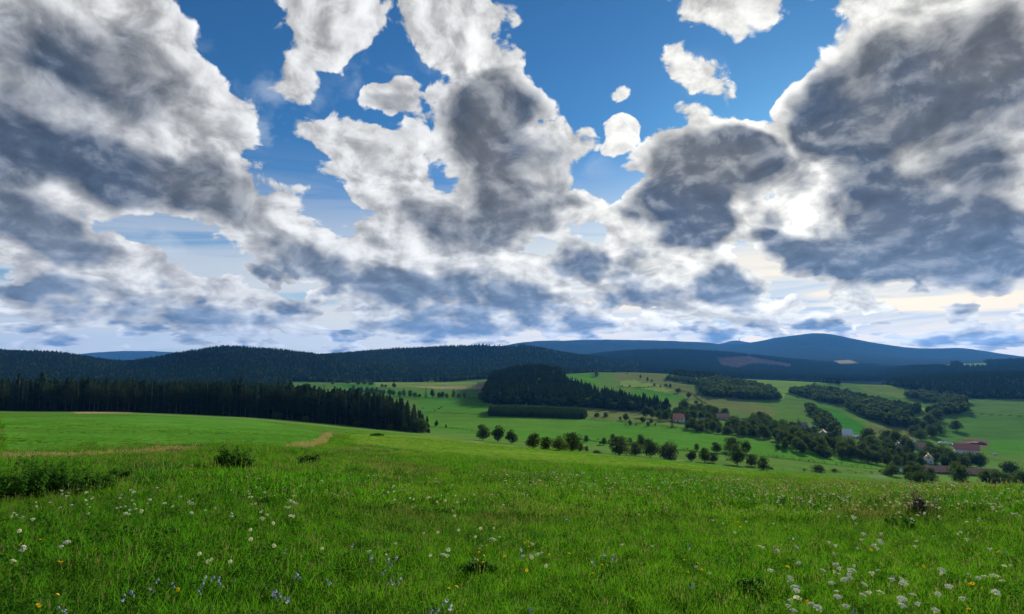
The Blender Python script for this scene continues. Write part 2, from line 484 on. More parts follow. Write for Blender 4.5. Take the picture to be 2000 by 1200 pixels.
# ------------------------------------------------------------------ field plan (grass kinds, soil, tracks)
MEADOW = (.070, .165, .022); LUSH = (.068, .198, .024); MOWN = (.105, .215, .030); STRAW = (.30, .25, .12)
OLIVE = (.125, .165, .052); PALE = (.17, .25, .06); SOIL = (.15, .105, .08); FLOOR = (.018, .024, .012); STUBBLE = (.30, .27, .13)
FIELDS = [  # (polygon in photograph units, nearest and farthest distance, ground cover)
    ([(0, 816), (300, 813), (500, 822), (645, 848), (612, 868), (520, 872), (250, 879), (0, 886)], 15, 400, LUSH),
    ([(680, 848), (830, 852), (1000, 872), (1300, 902), (1500, 925), (1450, 935), (1100, 905), (800, 880), (690, 868)], 30, 320, (.105, .20, .022)),
    ([(0, 894), (150, 889), (330, 880), (420, 883), (300, 889), (120, 898), (0, 904)], 12, 60, STRAW),
    ([(555, 874), (616, 868), (637, 850), (646, 845), (644, 855), (626, 872), (600, 878)], 15, 120, STRAW),
    ([(140, 805), (250, 803), (262, 807), (150, 808)], 150, 480, STRAW),
    ([(815, 780), (956, 780), (950, 806), (1150, 820), (1300, 833), (1480, 860), (1700, 905), (1745, 919), (1500, 893), (1200, 870), (1000, 858), (835, 838)], 320, 1000, LUSH),
    ([(835, 806), (960, 812), (1140, 820), (1200, 828), (1100, 846), (960, 838), (835, 832)], 320, 900, (.085, .21, .028)),
    ([(650, 751), (735, 748), (730, 757), (930, 776), (930, 780), (800, 780), (690, 768)], 900, 1650, LUSH),
    ([(730, 747), (940, 747), (940, 760), (800, 757), (735, 755)], 1100, 1700, PALE),
    ([(800, 755), (935, 755), (935, 761), (860, 760)], 1000, 1500, STUBBLE),
    ([(1140, 795), (1300, 806), (1335, 830), (1150, 816)], 560, 900, OLIVE),
    ([(1200, 724), (1285, 726), (1375, 765), (1345, 792), (1280, 790), (1300, 775), (1200, 745)], 900, 2000, OLIVE),
    ([(1100, 724), (1150, 727), (1170, 750), (1130, 752), (1100, 745)], 1000, 1800, LUSH),
    ([(1210, 745), (1240, 742), (1320, 760), (1300, 768), (1215, 757)], 900, 1800, PALE),
    ([(1240, 756), (1330, 772), (1350, 784), (1270, 786), (1235, 770)], 800, 1600, LUSH),
    ([(1345, 770), (1440, 778), (1520, 800), (1505, 818), (1420, 803), (1350, 790)], 700, 1600, OLIVE),
    ([(1430, 737), (1605, 747), (1570, 755), (1535, 768), (1530, 780), (1490, 758), (1440, 744)], 1000, 2200, (.15, .27, .05)),
    ([(1580, 788), (1640, 805), (1688, 832), (1692, 852), (1640, 845), (1590, 806)], 600, 1500, (.045, .19, .024)),
    ([(1665, 752), (1760, 750), (1845, 775), (1800, 786), (1690, 764)], 900, 2200, (.125, .20, .045)),
    ([(1790, 800), (1840, 790), (1860, 800), (1800, 812)], 900, 1600, PALE),
    ([(1690, 825), (1780, 838), (1790, 862), (1700, 856)], 600, 1300, OLIVE),
    ([(1820, 838), (1900, 812), (2100, 812), (2100, 900), (1880, 870), (1815, 858)], 500, 1300, (.070, .175, .034)),
    ([(1880, 778), (2100, 778), (2100, 812), (1890, 806)], 700, 1500, (.085, .17, .045)),
    ([(1930, 860), (2000, 858), (2000, 890), (1935, 885)], 450, 900, LUSH),
    ([(1690, 928), (1740, 926), (1730, 934), (1700, 933)], 250, 450, (.13, .18, .08)),
    ([(1875, 858), (1925, 858), (1935, 872), (1905, 874), (1885, 868)], 450, 900, SOIL),
    ([(1400, 697), (1462, 696), (1546, 711), (1545, 722), (1505, 715), (1470, 714), (1440, 724), (1408, 718)], 3000, 5000, (.080, .062, .056)),
    ([(1628, 705), (1660, 703), (1684, 713), (1640, 716)], 3000, 6500, STUBBLE),
    ([(1800, 716), (1856, 711), (1864, 718), (1800, 719)], 2400, 4500, STUBBLE),
    ([(1872, 711), (1926, 709), (1932, 719), (1884, 719)], 2400, 4500, PALE),
]
CLEARINGS = FIELDS[-4:]
TRACKS = [  # worn or overgrown lines: photograph points, width in metres, cover
    ([(838, 852), (930, 862), (1010, 872), (1180, 888), (1330, 900), (1500, 922), (1560, 930)], 3.0, (.20, .185, .12)),
    ([(832, 834), (870, 836), (930, 842), (985, 851)], 2.0, (.05, .08, .025)),
    ([(1135, 858), (1200, 868), (1330, 880), (1500, 893), (1750, 921)], 3.0, (.035, .06, .018)),
    ([(820, 805), (960, 811), (1150, 820), (1300, 832), (1500, 862), (1620, 890)], 3.0, (.05, .08, .025)),
    ([(1500, 858), (1340, 837), (1220, 832)], 2.0, (.06, .09, .03)),
    ([(690, 768), (820, 776), (950, 780)], 4.0, (.03, .05, .018)),
    ([(1215, 757), (1300, 757), (1350, 768)], 2.5, (.05, .08, .025)),
    ([(1890, 808), (2000, 814)], 3.0, (.04, .07, .025)),
    ([(636, 846), (650, 843), (760, 850), (850, 855)], 1.4, (.12, .13, .06)),
]

# ------------------------------------------------------------------ terrain meshes
A_COLS = np.concatenate([np.linspace(-3.0, -0.96, 46), np.linspace(-0.94, 0.94, 630), np.linspace(0.96, 3.0, 46)])
Y_ROWS = np.concatenate([[-60, -40, -25, -15, -9, -5, -2, 0, 1.5, 3, 4], np.geomspace(5.0, 14499.0, 640)])
AX, YY = np.meshgrid(A_COLS, Y_ROWS)
XX = AX * np.maximum(YY, 12.0)
ZZ = height(XX, YY)
safeY = np.maximum(YY, 3.0)
PXs, PYs = project(XX, safeY, ZZ)
TINT = np.zeros(XX.shape + (3,))
TINT[:] = MEADOW
mix_far = ((YY > 310) & (YY < 2600))[..., None]
TINT = np.where(mix_far, np.array((.090, .185, .036)), TINT)
TINT = np.where((YY >= 2000)[..., None], np.array((.020, .036, .020)), TINT)
TINT = np.where((YY >= 5200)[..., None], np.array((.022, .036, .028)), TINT)
JX = PXs + 10 * vnoise(XX, YY, 14.0) + 5 * vnoise(XX, YY, 4.0)
JY = PYs + 3 * vnoise(XX + 99, YY, 11.0)
for poly, y0, y1, c in FIELDS:
    TINT[in_poly(np.where(YY < 310, JX, PXs), np.where(YY < 310, JY, PYs), poly) & (YY >= y0) & (YY <= y1)] = c
for pts, wid, c in TRACKS:
    g = [ground_at(*p) for p in pts]
    best = np.full(XX.shape, 1e9)
    for (x0, y0, _), (x1, y1, _) in zip(g[:-1], g[1:]):
        L2 = (x1 - x0) ** 2 + (y1 - y0) ** 2
        t = np.clip(((XX - x0) * (x1 - x0) + (YY - y0) * (y1 - y0)) / L2, 0, 1)
        best = np.minimum(best, np.hypot(XX - x0 - t * (x1 - x0), YY - y0 - t * (y1 - y0)))
    f = np.clip(1.4 - best / wid, 0, 1)[..., None]
    TINT = TINT * (1 - f) + np.array(c) * f

def ground_material(name, fine):
    m = bpy.data.materials.new(name); m.use_nodes = True
    nt = m.node_tree; nt.nodes.clear(); t = NT(nt)
    pos = t.n('ShaderNodeNewGeometry').outputs['Position']
    col = t.n('ShaderNodeAttribute', attribute_name='cover').outputs['Color']
    big = t.noise(pos, 0.035, 4.0, 0.6)
    mid = t.noise(pos, 0.4 if fine else 0.012, 4.0, 0.65)
    sm = t.noise(pos, 6.0 if fine else 0.25, 3.0, 0.7)
    k = t.m('ADD', t.m('MULTIPLY_ADD', big, 0.7, 0.1), t.m('MULTIPLY_ADD', mid, 0.6, t.m('MULTIPLY', sm, 0.5)))
    lanes = t.noise(t.v('MULTIPLY', pos, (0.012, 0.16, 0.0)), 1.0, 3.0, 0.6)
    k = t.m('MULTIPLY', k, t.m('MULTIPLY_ADD', lanes, 0.5, 0.77))
    col2 = t.v('SCALE', col, scale=k)
    warm = t.mix(t.smooth(mid, 0.45, 0.75), (1.0, 1.0, 1.0), (1.28, 1.02, 0.95))
    col3 = t.mix(1.0, col2, warm, 'MULTIPLY')
    b = t.n('ShaderNodeBsdfDiffuse')
    t.put(b.inputs['Color'], col3)
    bump = t.n('ShaderNodeBump')
    bump.inputs['Strength'].default_value = 0.6
    bump.inputs['Distance'].default_value = 0.08 if fine else 3.0
    t.put(bump.inputs['Height'], t.m('ADD', sm, mid))
    t.put(b.inputs['Normal'], bump.outputs[0])
    o = t.n('ShaderNodeOutputMaterial')
    t.put(o.inputs[0], b.outputs[0])
    return m
M_GRASSLAND = ground_material('grassland', True)
M_FARLAND = ground_material('far_land', False)

def terrain_part(name, r0, r1, mat):
    X, Y, Z, C = XX[r0:r1], YY[r0:r1], ZZ[r0:r1], TINT[r0:r1]
    nr, nc = X.shape
    co = np.stack([X, Y, Z], -1).reshape(-1, 3).astype(np.float32)
    i = np.arange(nr * nc).reshape(nr, nc)
    q = np.stack([i[:-1, :-1], i[:-1, 1:], i[1:, 1:], i[1:, :-1]], -1).reshape(-1, 4).astype(np.int32)
    me = bpy.data.meshes.new(name)
    me.vertices.add(len(co)); me.vertices.foreach_set('co', co.ravel())
    me.loops.add(q.size); me.loops.foreach_set('vertex_index', q.ravel())
    me.polygons.add(len(q))
    me.polygons.foreach_set('loop_start', np.arange(0, q.size, 4, dtype=np.int32))
    me.polygons.foreach_set('use_smooth', np.ones(len(q), bool))
    at = me.attributes.new('cover', 'FLOAT_COLOR', 'POINT')
    rgba = np.concatenate([C.reshape(-1, 3), np.ones((nr * nc, 1))], 1).astype(np.float32)
    at.data.foreach_set('color', rgba.ravel())
    me.materials.append(mat)
    me.update(); me.validate()
    o = link(name, me)
    return tag(o, kind='structure')
row_of = lambda y: int(np.searchsorted(Y_ROWS, y))
r1, r2, r3 = row_of(310), row_of(2400), row_of(5600)
terrain_part('meadow', 0, r1 + 1, M_GRASSLAND)
terrain_part('valley', r1, r2 + 1, M_GRASSLAND)
terrain_part('hills', r2, r3 + 1, M_FARLAND)
terrain_part('mountains', r3, len(Y_ROWS), M_FARLAND)
# ------------------------------------------------------------------ materials for plants and buildings
def leaf_material(name, c0, c1, translucent=0.35, patch=None):
    """two-sided foliage: reflects and lets light through; tone varies from leaf to leaf and plant to plant"""
    m = bpy.data.materials.new(name); m.use_nodes = True
    nt = m.node_tree; nt.nodes.clear(); t = NT(nt)
    oi = t.n('ShaderNodeObjectInfo')
    geo = t.n('ShaderNodeNewGeometry')
    isl = geo.outputs['Random Per Island']
    k = t.m('MULTIPLY_ADD', isl, 0.5, t.m('MULTIPLY', oi.outputs['Random'], 0.5))
    col = t.mix(k, c0, c1)
    if patch:
        nz = t.noise(oi.outputs['Location'], patch[0], 3.0, 0.6)
        col = t.mix(t.smooth(nz, patch[1], patch[2]), col, patch[3])
    d = t.n('ShaderNodeBsdfDiffuse'); tr = t.n('ShaderNodeBsdfTranslucent')
    t.put(d.inputs[0], col)
    t.put(tr.inputs[0], t.mix(1.0, col, (1.08, 1.15, 0.6), 'MULTIPLY'))
    mx = t.n('ShaderNodeMixShader'); mx.inputs[0].default_value = translucent
    t.put(mx.inputs[1], d.outputs[0]); t.put(mx.inputs[2], tr.outputs[0])
    o = t.n('ShaderNodeOutputMaterial'); t.put(o.inputs[0], mx.outputs[0])
    return m

def plain_material(name, c, rough=0.8, var=0.25, scale=1.5, spec=0.3):
    m = bpy.data.materials.new(name); m.use_nodes = True
    nt = m.node_tree; nt.nodes.clear(); t = NT(nt)
    pos = t.n('ShaderNodeTexCoord').outputs['Object']
    nz = t.noise(pos, scale, 5.0, 0.65)
    col = t.v('SCALE', tuple(c), scale=t.m('MULTIPLY_ADD', nz, var * 2, 1.0 - var))
    b = t.n('ShaderNodeBsdfPrincipled')
    t.put(b.inputs['Base Color'], col)
    b.inputs['Roughness'].default_value = rough
    b.inputs['Specular IOR Level'].default_value = spec
    o = t.n('ShaderNodeOutputMaterial'); t.put(o.inputs[0], b.outputs[0])
    return m

M_BARK = plain_material('bark', (.085, .065, .05), 0.9, 0.4, 3.0)
M_SPRUCE = leaf_material('spruce_needles', (.017, .038, .022), (.034, .064, .030), 0.2)
M_PINE = leaf_material('pine_needles', (.040, .064, .032), (.070, .096, .044), 0.25)
M_LEAF = leaf_material('broad_leaves', (.030, .060, .020), (.092, .132, .042), 0.32)
M_LEAF2 = leaf_material('willow_leaves', (.042, .068, .034), (.075, .105, .05), 0.28)
M_YOUNG = leaf_material('young_conifer_needles', (.030, .062, .024), (.055, .10, .035), 0.22)

# ------------------------------------------------------------------ tree builders (returns trunk mesh, crown mesh)
def tube(V, F, pts, radii, sides=6):
    base = len(V)
    up = Vector((0, 0, 1))
    for k, (p, r) in enumerate(zip(pts, radii)):
        p = Vector(p)
        d = (Vector(pts[min(k + 1, len(pts) - 1)]) - Vector(pts[max(k - 1, 0)])).normalized()
        s = d.cross(Vector((1, 0, 0)) if abs(d.x) < 0.8 else Vector((0, 1, 0))).normalized()
        w = d.cross(s)
        for j in range(sides):
            an = 2 * math.pi * j / sides
            V.append(p + s * (math.cos(an) * r) + w * (math.sin(an) * r))
    for k in range(len(pts) - 1):
        for j in range(sides):
            a = base + k * sides + j; b = base + k * sides + (j + 1) % sides
            F.append((a, b, b + sides, a + sides))
    V.append(Vector(pts[-1])); tip = len(V) - 1
    for j in range(sides):
        F.append((base + (len(pts) - 1) * sides + j, base + (len(pts) - 1) * sides + (j + 1) % sides, tip))

def leaf_quads(centers, normals, sizes, rng, aspect=0.6, bend=0.25):
    """leaf-sized folded diamonds"""
    n = len(centers)
    r = rng.normal(size=(n, 3)); r -= (r * normals).sum(1, keepdims=True) * normals
    r /= np.linalg.norm(r, axis=1, keepdims=True) + 1e-9
    s = np.cross(normals, r)
    L = sizes[:, None]
    a = centers - r * L; b = centers + s * L * aspect + normals * L * bend * 0.3
    c = centers + r * L - normals * L * bend; d = centers - s * L * aspect + normals * L * bend * 0.3
    V = np.stack([a, b, c, d], 1).reshape(-1, 3)
    F = np.arange(4 * n).reshape(n, 4)
    return V, F

def leafy_tree(name, rng, h=9.0, w=8.0, trunk=0.18, lobes=11, leaves=1500, leaf=0.42, mat=None, flat=1.0, low=0.07):
    mat = mat or M_LEAF
    V, F = [], []
    lean = rng.normal(size=2) * 0.03 * h
    zc = h * (low + 1.0) / 2
    pts = [(0, 0, -0.4), (lean[0] * .3, lean[1] * .3, h * 0.2), (lean[0], lean[1], h * 0.55), (lean[0] * 1.3, lean[1] * 1.3, h * 0.85)]
    tube(V, F, pts, [trunk * 1.35, trunk, trunk * 0.6, trunk * 0.2], 7)
    L = []
    for k in range(lobes):
        an = 2.4 * k + rng.random() * 0.8
        rr = (0.15 + 0.62 * ((k + 0.5) / lobes) ** 0.6) * w / 2
        zz = h * (low + (1 - low) * (0.13 + 0.66 * rng.random()))
        # rounder at the top: high lobes sit nearer the axis
        rr *= 1.0 - 0.75 * max(0.0, (zz / h - 0.58)) / 0.42
        rad = w * (0.19 + 0.11 * rng.random())
        c = np.array([math.cos(an) * rr + lean[0], math.sin(an) * rr + lean[1], zz])
        L.append((c, rad))
        tube(V, F, [(lean[0] * .6, lean[1] * .6, h * 0.3), tuple(np.array([lean[0], lean[1], h * .4]) * .5 + c * .5 - np.array([0, 0, .05 * h])), tuple(c)], [trunk * .55, trunk * .3, trunk * .1], 5)
    L.append((np.array([lean[0], lean[1], h * 0.80]), w * 0.24))
    L.append((np.array([lean[0], lean[1], h * 0.50]), w * 0.38))
    L.append((np.array([lean[0] * .5, lean[1] * .5, h * 0.30]), w * 0.33))
    tot = sum(r * r for _, r in L)
    C, N, S = [], [], []
    for c, rad in L:
        n = int(leaves * rad * rad / tot)
        d = rng.normal(size=(n, 3)); d /= np.linalg.norm(d, axis=1, keepdims=True)
        q = rad * (0.55 + 0.5 * rng.random(n) ** 0.6)
        q *= 1 + 0.18 * np.sin(d[:, 0] * 7 + c[0]) * np.sin(d[:, 1] * 6 + c[1] * 3) 
        p = c + d * q[:, None] * np.array([1, 1, 0.85 * flat])
        keep = p[:, 2] > h * low
        p, d = p[keep], d[keep]
        nn = d + rng.normal(size=d.shape) * 0.55; nn /= np.linalg.norm(nn, axis=1, keepdims=True)
        C.append(p); N.append(nn); S.append(leaf * (0.6 + 0.8 * rng.random(len(p))))
    LV, LF = leaf_quads(np.concatenate(C), np.concatenate(N), np.concatenate(S), rng)
    return mesh_from(name + '_trunk', V, F, [M_BARK], True), mesh_from(name + '_crown', LV, LF, [mat])

def conifer(name, rng, h=23.0, w=6.0, trunk=0.22, whorls=22, per=9, mat=None, low=0.06, pine=False, twigs=5):
    mat = mat or M_SPRUCE
    V, F = [], []
    tube(V, F, [(0, 0, -0.5), (0.05, 0, h * .4), (0, 0.05, h * .8), (0, 0, h * .985)], [trunk * 1.3, trunk, trunk * .5, 0.03], 6)
    C, N, S, R = [], [], [], []
    LV, LF = [], []
    for k in range(whorls):
        f = k / (whorls - 1)
        z = h * (low + (0.985 - low) * f)
        if pine:
            rad = w / 2 * (0.55 + 0.45 * math.sin(math.pi * min(1.0, f * 1.15))) * (1.0 if f < .8 else (1.02 - f) / .22 * .9 + .1)
        else:
            rad = w / 2 * (1.0 - f) ** 0.78 * (0.82 + 0.3 * rng.random()) + 0.12
        m = max(4, int(per * (1 - 0.45 * f)))
        for j in range(m):
            an = 2 * math.pi * (j + rng.random() * 0.8) / m + k * 1.1
            rr = rad * (0.65 + 0.5 * rng.random())
            dx, dy = math.cos(an), math.sin(an)
            droop = 0.28 * rr * (1.0 - 0.9 * f) if not pine else -0.12 * rr
            for q in range(twigs):
                g = (q + 0.6) / twigs
                half = (0.20 + 0.13 * rr) * (1.1 - 0.55 * g) * (1.25 if pine else 1.0)
                ln = rr / twigs * 0.95
                cz = z - droop * g * g + rng.normal() * 0.08
                c = np.array([dx * rr * g, dy * rr * g, cz])
                t = np.array([dx, dy, -droop / rr * g * 1.3]); s = np.array([-dy, dx, 0.25 * rng.normal()])
                b = len(LV)
                dn = np.array([0, 0, -0.35 * half - 0.12])
                LV += [c - t * ln * .6, c + s * half + dn, c + t * ln, c - s * half + dn]
                LF += [(b, b + 1, b + 2), (b, b + 2, b + 3)]
    return mesh_from(name + '_trunk', V, F, [M_BARK], True), mesh_from(name + '_crown', LV, LF, [mat])

def far_tree(name, rng, h, w, n, mat, cone):
    """light tree for woods kilometres away: needle or leaf clumps on a trunk"""
    V, F = [], []
    C = []
    if cone:
        f = (np.arange(n) + 0.5) / n
        an = np.arange(n) * 2.399 + rng.random(n)
        r = w / 2 * (1 - f) ** 0.8 * (0.5 + 0.55 * rng.random(n))
        p = np.stack([np.cos(an) * r, np.sin(an) * r, h * (0.06 + 0.94 * f)], 1)
        nrm = np.stack([np.cos(an), np.sin(an), 0.8 + 0 * an], 1)
        s = 0.11 * w + 0.32 * w * (1 - f) ** 0.7
    else:
        d = rng.normal(size=(n, 3)); d /= np.linalg.norm(d, axis=1, keepdims=True)
        q = 0.62 + 0.4 * rng.random(n)
        p = np.stack([d[:, 0] * w / 2 * q, d[:, 1] * w / 2 * q, h * (0.57 + 0.42 * d[:, 2] * q)], 1)
        nrm = d; s = np.full(n, 0.20 * w)
    nrm = nrm + rng.normal(size=nrm.shape) * 0.35; nrm /= np.linalg.norm(nrm, axis=1, keepdims=True)
    LV, LF = leaf_quads(p, nrm, s, rng, 0.7, 0.4)
    V, F = [], []
    tube(V, F, [(0, 0, -1), (0, 0, h * 0.8)], [0.02 * h, 0.006 * h], 4)
    k = len(LV)
    allV = list(LV) + [tuple(v) for v in V]
    allF = [tuple(f) for f in LF] + [tuple(i + k for i in f) for f in F]
    return mesh_from(name, allV, allF, [mat, M_BARK], False, [0] * len(LF) + [1] * len(F))

g = np.random.default_rng(21)
LEAFY = [leafy_tree('leafy%d' % i, g, h=9.0, w=[8.4, 7.6, 9.0, 6.6, 7.8][i], lobes=[11, 9, 13, 8, 10][i], leaves=1700, leaf=0.34) for i in range(5)]
SLIM = [leafy_tree('slim%d' % i, g, h=9.0, w=4.6, lobes=9, leaves=1100, leaf=0.32) for i in range(2)]
DOME = [leafy_tree('dome%d' % i, g, h=5.0, w=8.6, lobes=12, leaves=1700, leaf=0.30, mat=M_LEAF2, low=0.0) for i in range(2)]
SPRUCE = [conifer('spruce%d' % i, g, h=23.0, w=[6.4, 5.6, 7.2, 6.0][i]) for i in range(4)]
PINE = [conifer('pine%d' % i, g, h=21.0, w=[6.5, 7.4][i], whorls=18, per=9, mat=M_PINE, low=0.28, pine=True) for i in range(2)]
FAR_CONE = [far_tree('far_spruce%d' % i, g, 22.0, [6.6, 7.6, 6.0][i], 70, M_SPRUCE, True) for i in range(3)]
FAR_LEAF = [far_tree('far_leafy%d' % i, g, 14.0, [11.0, 12.0][i], 60, M_LEAF, False) for i in range(2)]
YOUNG = [far_tree('young_conifer%d' % i, g, 8.0, 3.4, 60, M_YOUNG, True) for i in range(2)]

def plant_tree(kind, pair, loc, height_m, width_m, base_h, base_w, rotz, label, cat, group):
    root = empty(kind, loc, rotz)
    sw = width_m / base_w; sh = height_m / base_h
    for nm, me in (('trunk', pair[0]), ('crown', pair[1])):
        c = link(nm, me, root); c.scale = (sw, sw, sh)
    return tag(root, label, cat, group)

# ------------------------------------------------------------------ instancing of uncountable plants
PROTO = {}
def proto_collection(name, meshes):
    c = bpy.data.collections.new(name)
    for i, me in enumerate(meshes):
        o = bpy.data.objects.new('%s_%02d' % (name, i), me)
        c.objects.link(o)
    PROTO[name] = c
    return c

def scatter(name, coll, pts, scale, rot, idx):
    """one object of kind stuff: instances of a collection's meshes on points"""
    pts = np.asarray(pts, np.float32)
    me = bpy.data.meshes.new(name)
    me.vertices.add(len(pts)); me.vertices.foreach_set('co', pts.ravel())
    sc = np.asarray(scale, np.float32)
    if sc.ndim == 1:
        sc = np.repeat(sc[:, None], 3, 1)
    for an, ty, dat in (('p_scale', 'FLOAT_VECTOR', sc), ('p_rot', 'FLOAT_VECTOR', np.asarray(rot, np.float32))):
        at = me.attributes.new(an, ty, 'POINT'); at.data.foreach_set('vector', dat.ravel())
    at = me.attributes.new('p_idx', 'INT', 'POINT'); at.data.foreach_set('value', np.asarray(idx, np.int32))
    o = link(name, me)
    ng = bpy.data.node_groups.new(name + '_scatter', 'GeometryNodeTree')
    ng.interface.new_socket('Geometry', in_out='INPUT', socket_type='NodeSocketGeometry')
    ng.interface.new_socket('Geometry', in_out='OUTPUT', socket_type='NodeSocketGeometry')
    t = NT(ng)
    gi = t.n('NodeGroupInput'); go = t.n('NodeGroupOutput')
    ci = t.n('GeometryNodeCollectionInfo')
    ci.inputs['Collection'].default_value = coll
    ci.inputs['Separate Children'].default_value = True
    ip = t.n('GeometryNodeInstanceOnPoints')
    t.put(ip.inputs['Points'], gi.outputs[0]); t.put(ip.inputs['Instance'], ci.outputs[0])
    ip.inputs['Pick Instance'].default_value = True
    for sock, an, ty in (('Scale', 'p_scale', 'FLOAT_VECTOR'), ('Rotation', 'p_rot', 'FLOAT_VECTOR'), ('Instance Index', 'p_idx', 'INT')):
        na = t.n('GeometryNodeInputNamedAttribute', data_type=ty)
        na.inputs['Name'].default_value = an
        outs = [s for s in na.outputs if s.enabled and s.name == 'Attribute']
        t.put(ip.inputs[sock], outs[0])
    t.put(go.inputs[0], ip.outputs[0])
    md = o.modifiers.new('scatter', 'NODES'); md.node_group = ng
    return o

def zrot(n, rng, tilt=0.04):
    return np.stack([rng.normal(size=n) * tilt, rng.normal(size=n) * tilt, rng.random(n) * 6.283], 1)

# ------------------------------------------------------------------ woods
g = np.random.default_rng(5)
def fan_points(px0, px1, y0, y1, spacing, rng):
    a0, a1 = (px0 - 1000) / (FOCAL * 1.006), (px1 - 1000) / (FOCAL * 1.006)
    n = int((a1 - a0) * (y1 ** 2 - y0 ** 2) / 2 / spacing ** 2)
    y = np.sqrt(rng.random(n) * (y1 ** 2 - y0 ** 2) + y0 ** 2)
    x = (a0 + rng.random(n) * (a1 - a0)) * y
    return x, y
def with_pixels(x, y):
    z = height(x, y)
    px, py = project(x, y, z)
    return z, px, py

c_cone = proto_collection('far_conifers', FAR_CONE)
c_mixed = proto_collection('far_mixed', FAR_CONE + FAR_LEAF)
c_leaf = proto_collection('far_leafy', FAR_LEAF)
c_young = proto_collection('young_conifers', YOUNG)

def wood(name, coll, nproto, x, y, z, hs, label, cat='forest'):
    n = len(x)
    hs = np.asarray(hs)
    # a few taller and a few stunted trees break the roofline
    hs = hs * np.where(g.random(n) < 0.03, 1.13, 1.0) * (0.78 + 0.32 * g.random(n))
    sc = np.stack([hs * (0.9 + 0.25 * g.random(n)), hs * (0.9 + 0.25 * g.random(n)), hs], 1)
    o = scatter(name, coll, np.stack([x, y, z - 0.3], 1), sc, zrot(n, g, 0.02), g.integers(0, nproto, n))
    return tag(o, label, cat, kind='stuff')

EDGE_PX = [-400, 0, 500, 650, 760, 835]; EDGE_Y = [440, 440, 440, 430, 405, 385]
EDGE_H = ([-400, 0, 350, 560, 700, 770, 810, 838], [22, 23, 23, 26, 24, 22, 17, 9])
# body of the dark wood behind its front row
x, y = fan_points(-300, 838, 380, 660, 5.2, g)
px = px_of_a(x / y)
ey = np.interp(px, EDGE_PX, EDGE_Y); dep = np.interp(px, [-400, 560, 700, 838], [220, 190, 90, 22])
k = (y > ey + 7) & (y < ey + dep); x, y, px = x[k], y[k], px[k]
wood('dark_wood', c_cone, 3, x, y, height(x, y), np.interp(px, *EDGE_H) / 22.0 * 1.02, 'dense dark conifer wood beyond the left side of the meadow')
# wooded hills behind it
x, y = fan_points(-350, 655, 760, 2450, 8.5, g)
px = px_of_a(x / y); z, qx, qy = with_pixels(x, y)
k = ~((px > 560) & (y < 1650) & (qy > 746)) & (vnoise(x, y, 160.0) > -0.42)
x, y, z = x[k], y[k], z[k]
wood('hill_forest', c_mixed, 5, x, y, z, 0.78 + 0.3 * vnoise(x, y, 120.0), 'forest over the low hills behind the dark conifer wood')
x, y = fan_points(600, 1260, 1640, 3300, 10.0, g)
px = px_of_a(x / y); z, qx, qy = with_pixels(x, y)
k = (vnoise(x, y, 210.0) > -0.40) & ~((px > 1040) & (y < 1950)) & ~((px > 1160) & (y < 2300))
x, y, z = x[k], y[k], z[k]
wood('ridge_forest', c_mixed, 5, x, y, z, 0.75 + 0.3 * vnoise(x, y, 150.0), 'forest over the long ridge behind the red roofed farm')
# farther ridge with the clear-felled patch
x, y = fan_points(980, 1790, 2500, 4750, 13.0, g)
z, qx, qy = with_pixels(x, y)
k = np.ones(len(x), bool)
for poly, y0, y1, c in CLEARINGS:
    k &= ~in_poly(qx, qy, poly)
k &= ~((px_of_a(x / y) < 1250) & (y < 3300))
x, y, z = x[k], y[k], z[k]
wood('clearing_forest', c_cone, 3, x, y, z, np.full(len(x), 0.95), 'forest around the brown clear felled patch on the far ridge')
x, y = fan_points(1780, 2250, 2300, 4600, 13.0, g)
z, qx, qy = with_pixels(x, y)
k = np.ones(len(x), bool)
for poly, y0, y1, c in CLEARINGS:
    k &= ~in_poly(qx, qy, poly)
x, y, z = x[k], y[k], z[k]
wood('knoll_forest', c_cone, 3, x, y, z, np.full(len(x), 0.95), 'forest around the pale fields under the highest mountain')
# right-hand wood
x, y = fan_points(1690, 2250, 1150, 2250, 7.5, g)
z, qx, qy = with_pixels(x, y)
line = np.interp(qx, [1690, 1740, 1830, 1900, 2000, 2100], [747, 753, 772, 779, 780, 780])
k = (qy < line); x, y, z = x[k], y[k], z[k]
wood('hillside_wood', c_mixed, 5, x, y, z, np.full(len(x), 0.95), 'brownish dark wood along the top of the right hillside pasture')
# wooded knoll in the middle
x, y = fan_points(940, 1305, 770, 1290, 5.6, g)
z, qx, qy = with_pixels(x, y)
px = px_of_a(x / y)
far_y = np.interp(px, [940, 960, 1090, 1110, 1150, 1220, 1290, 1310], [830, 1280, 1290, 1010, 980, 900, 850, 800])
near_y = np.interp(px, [940, 970, 1150, 1300], [850, 800, 795, 775])
k = (y > near_y + 5) & (y < far_y); x, y, z = x[k], y[k], z[k]
wood('knoll_wood', c_mixed, 5, x, y, z, np.interp(y, [770, 1250], [0.85, 0.95]), 'dark mixed wood covering the knoll behind the conifer plantation')
# strip of trees at the top of the central fields
x, y = fan_points(1165, 1640, 1450, 2450, 8.0, g)
z, qx, qy = with_pixels(x, y)
line = np.interp(qx, [1165, 1200, 1290, 1340, 1430, 1600, 1640], [722, 724, 727, 737, 738, 747, 750])
k = (qy < line) | (in_poly(qx, qy, [(1150, 720), (1165, 728), (1170, 752), (1150, 735)]))
x, y, z = x[k], y[k], z[k]
wood('strip_wood', c_mixed, 5, x, y, z, np.full(len(x), 0.72), 'dark strip of trees along the top of the olive pastures')
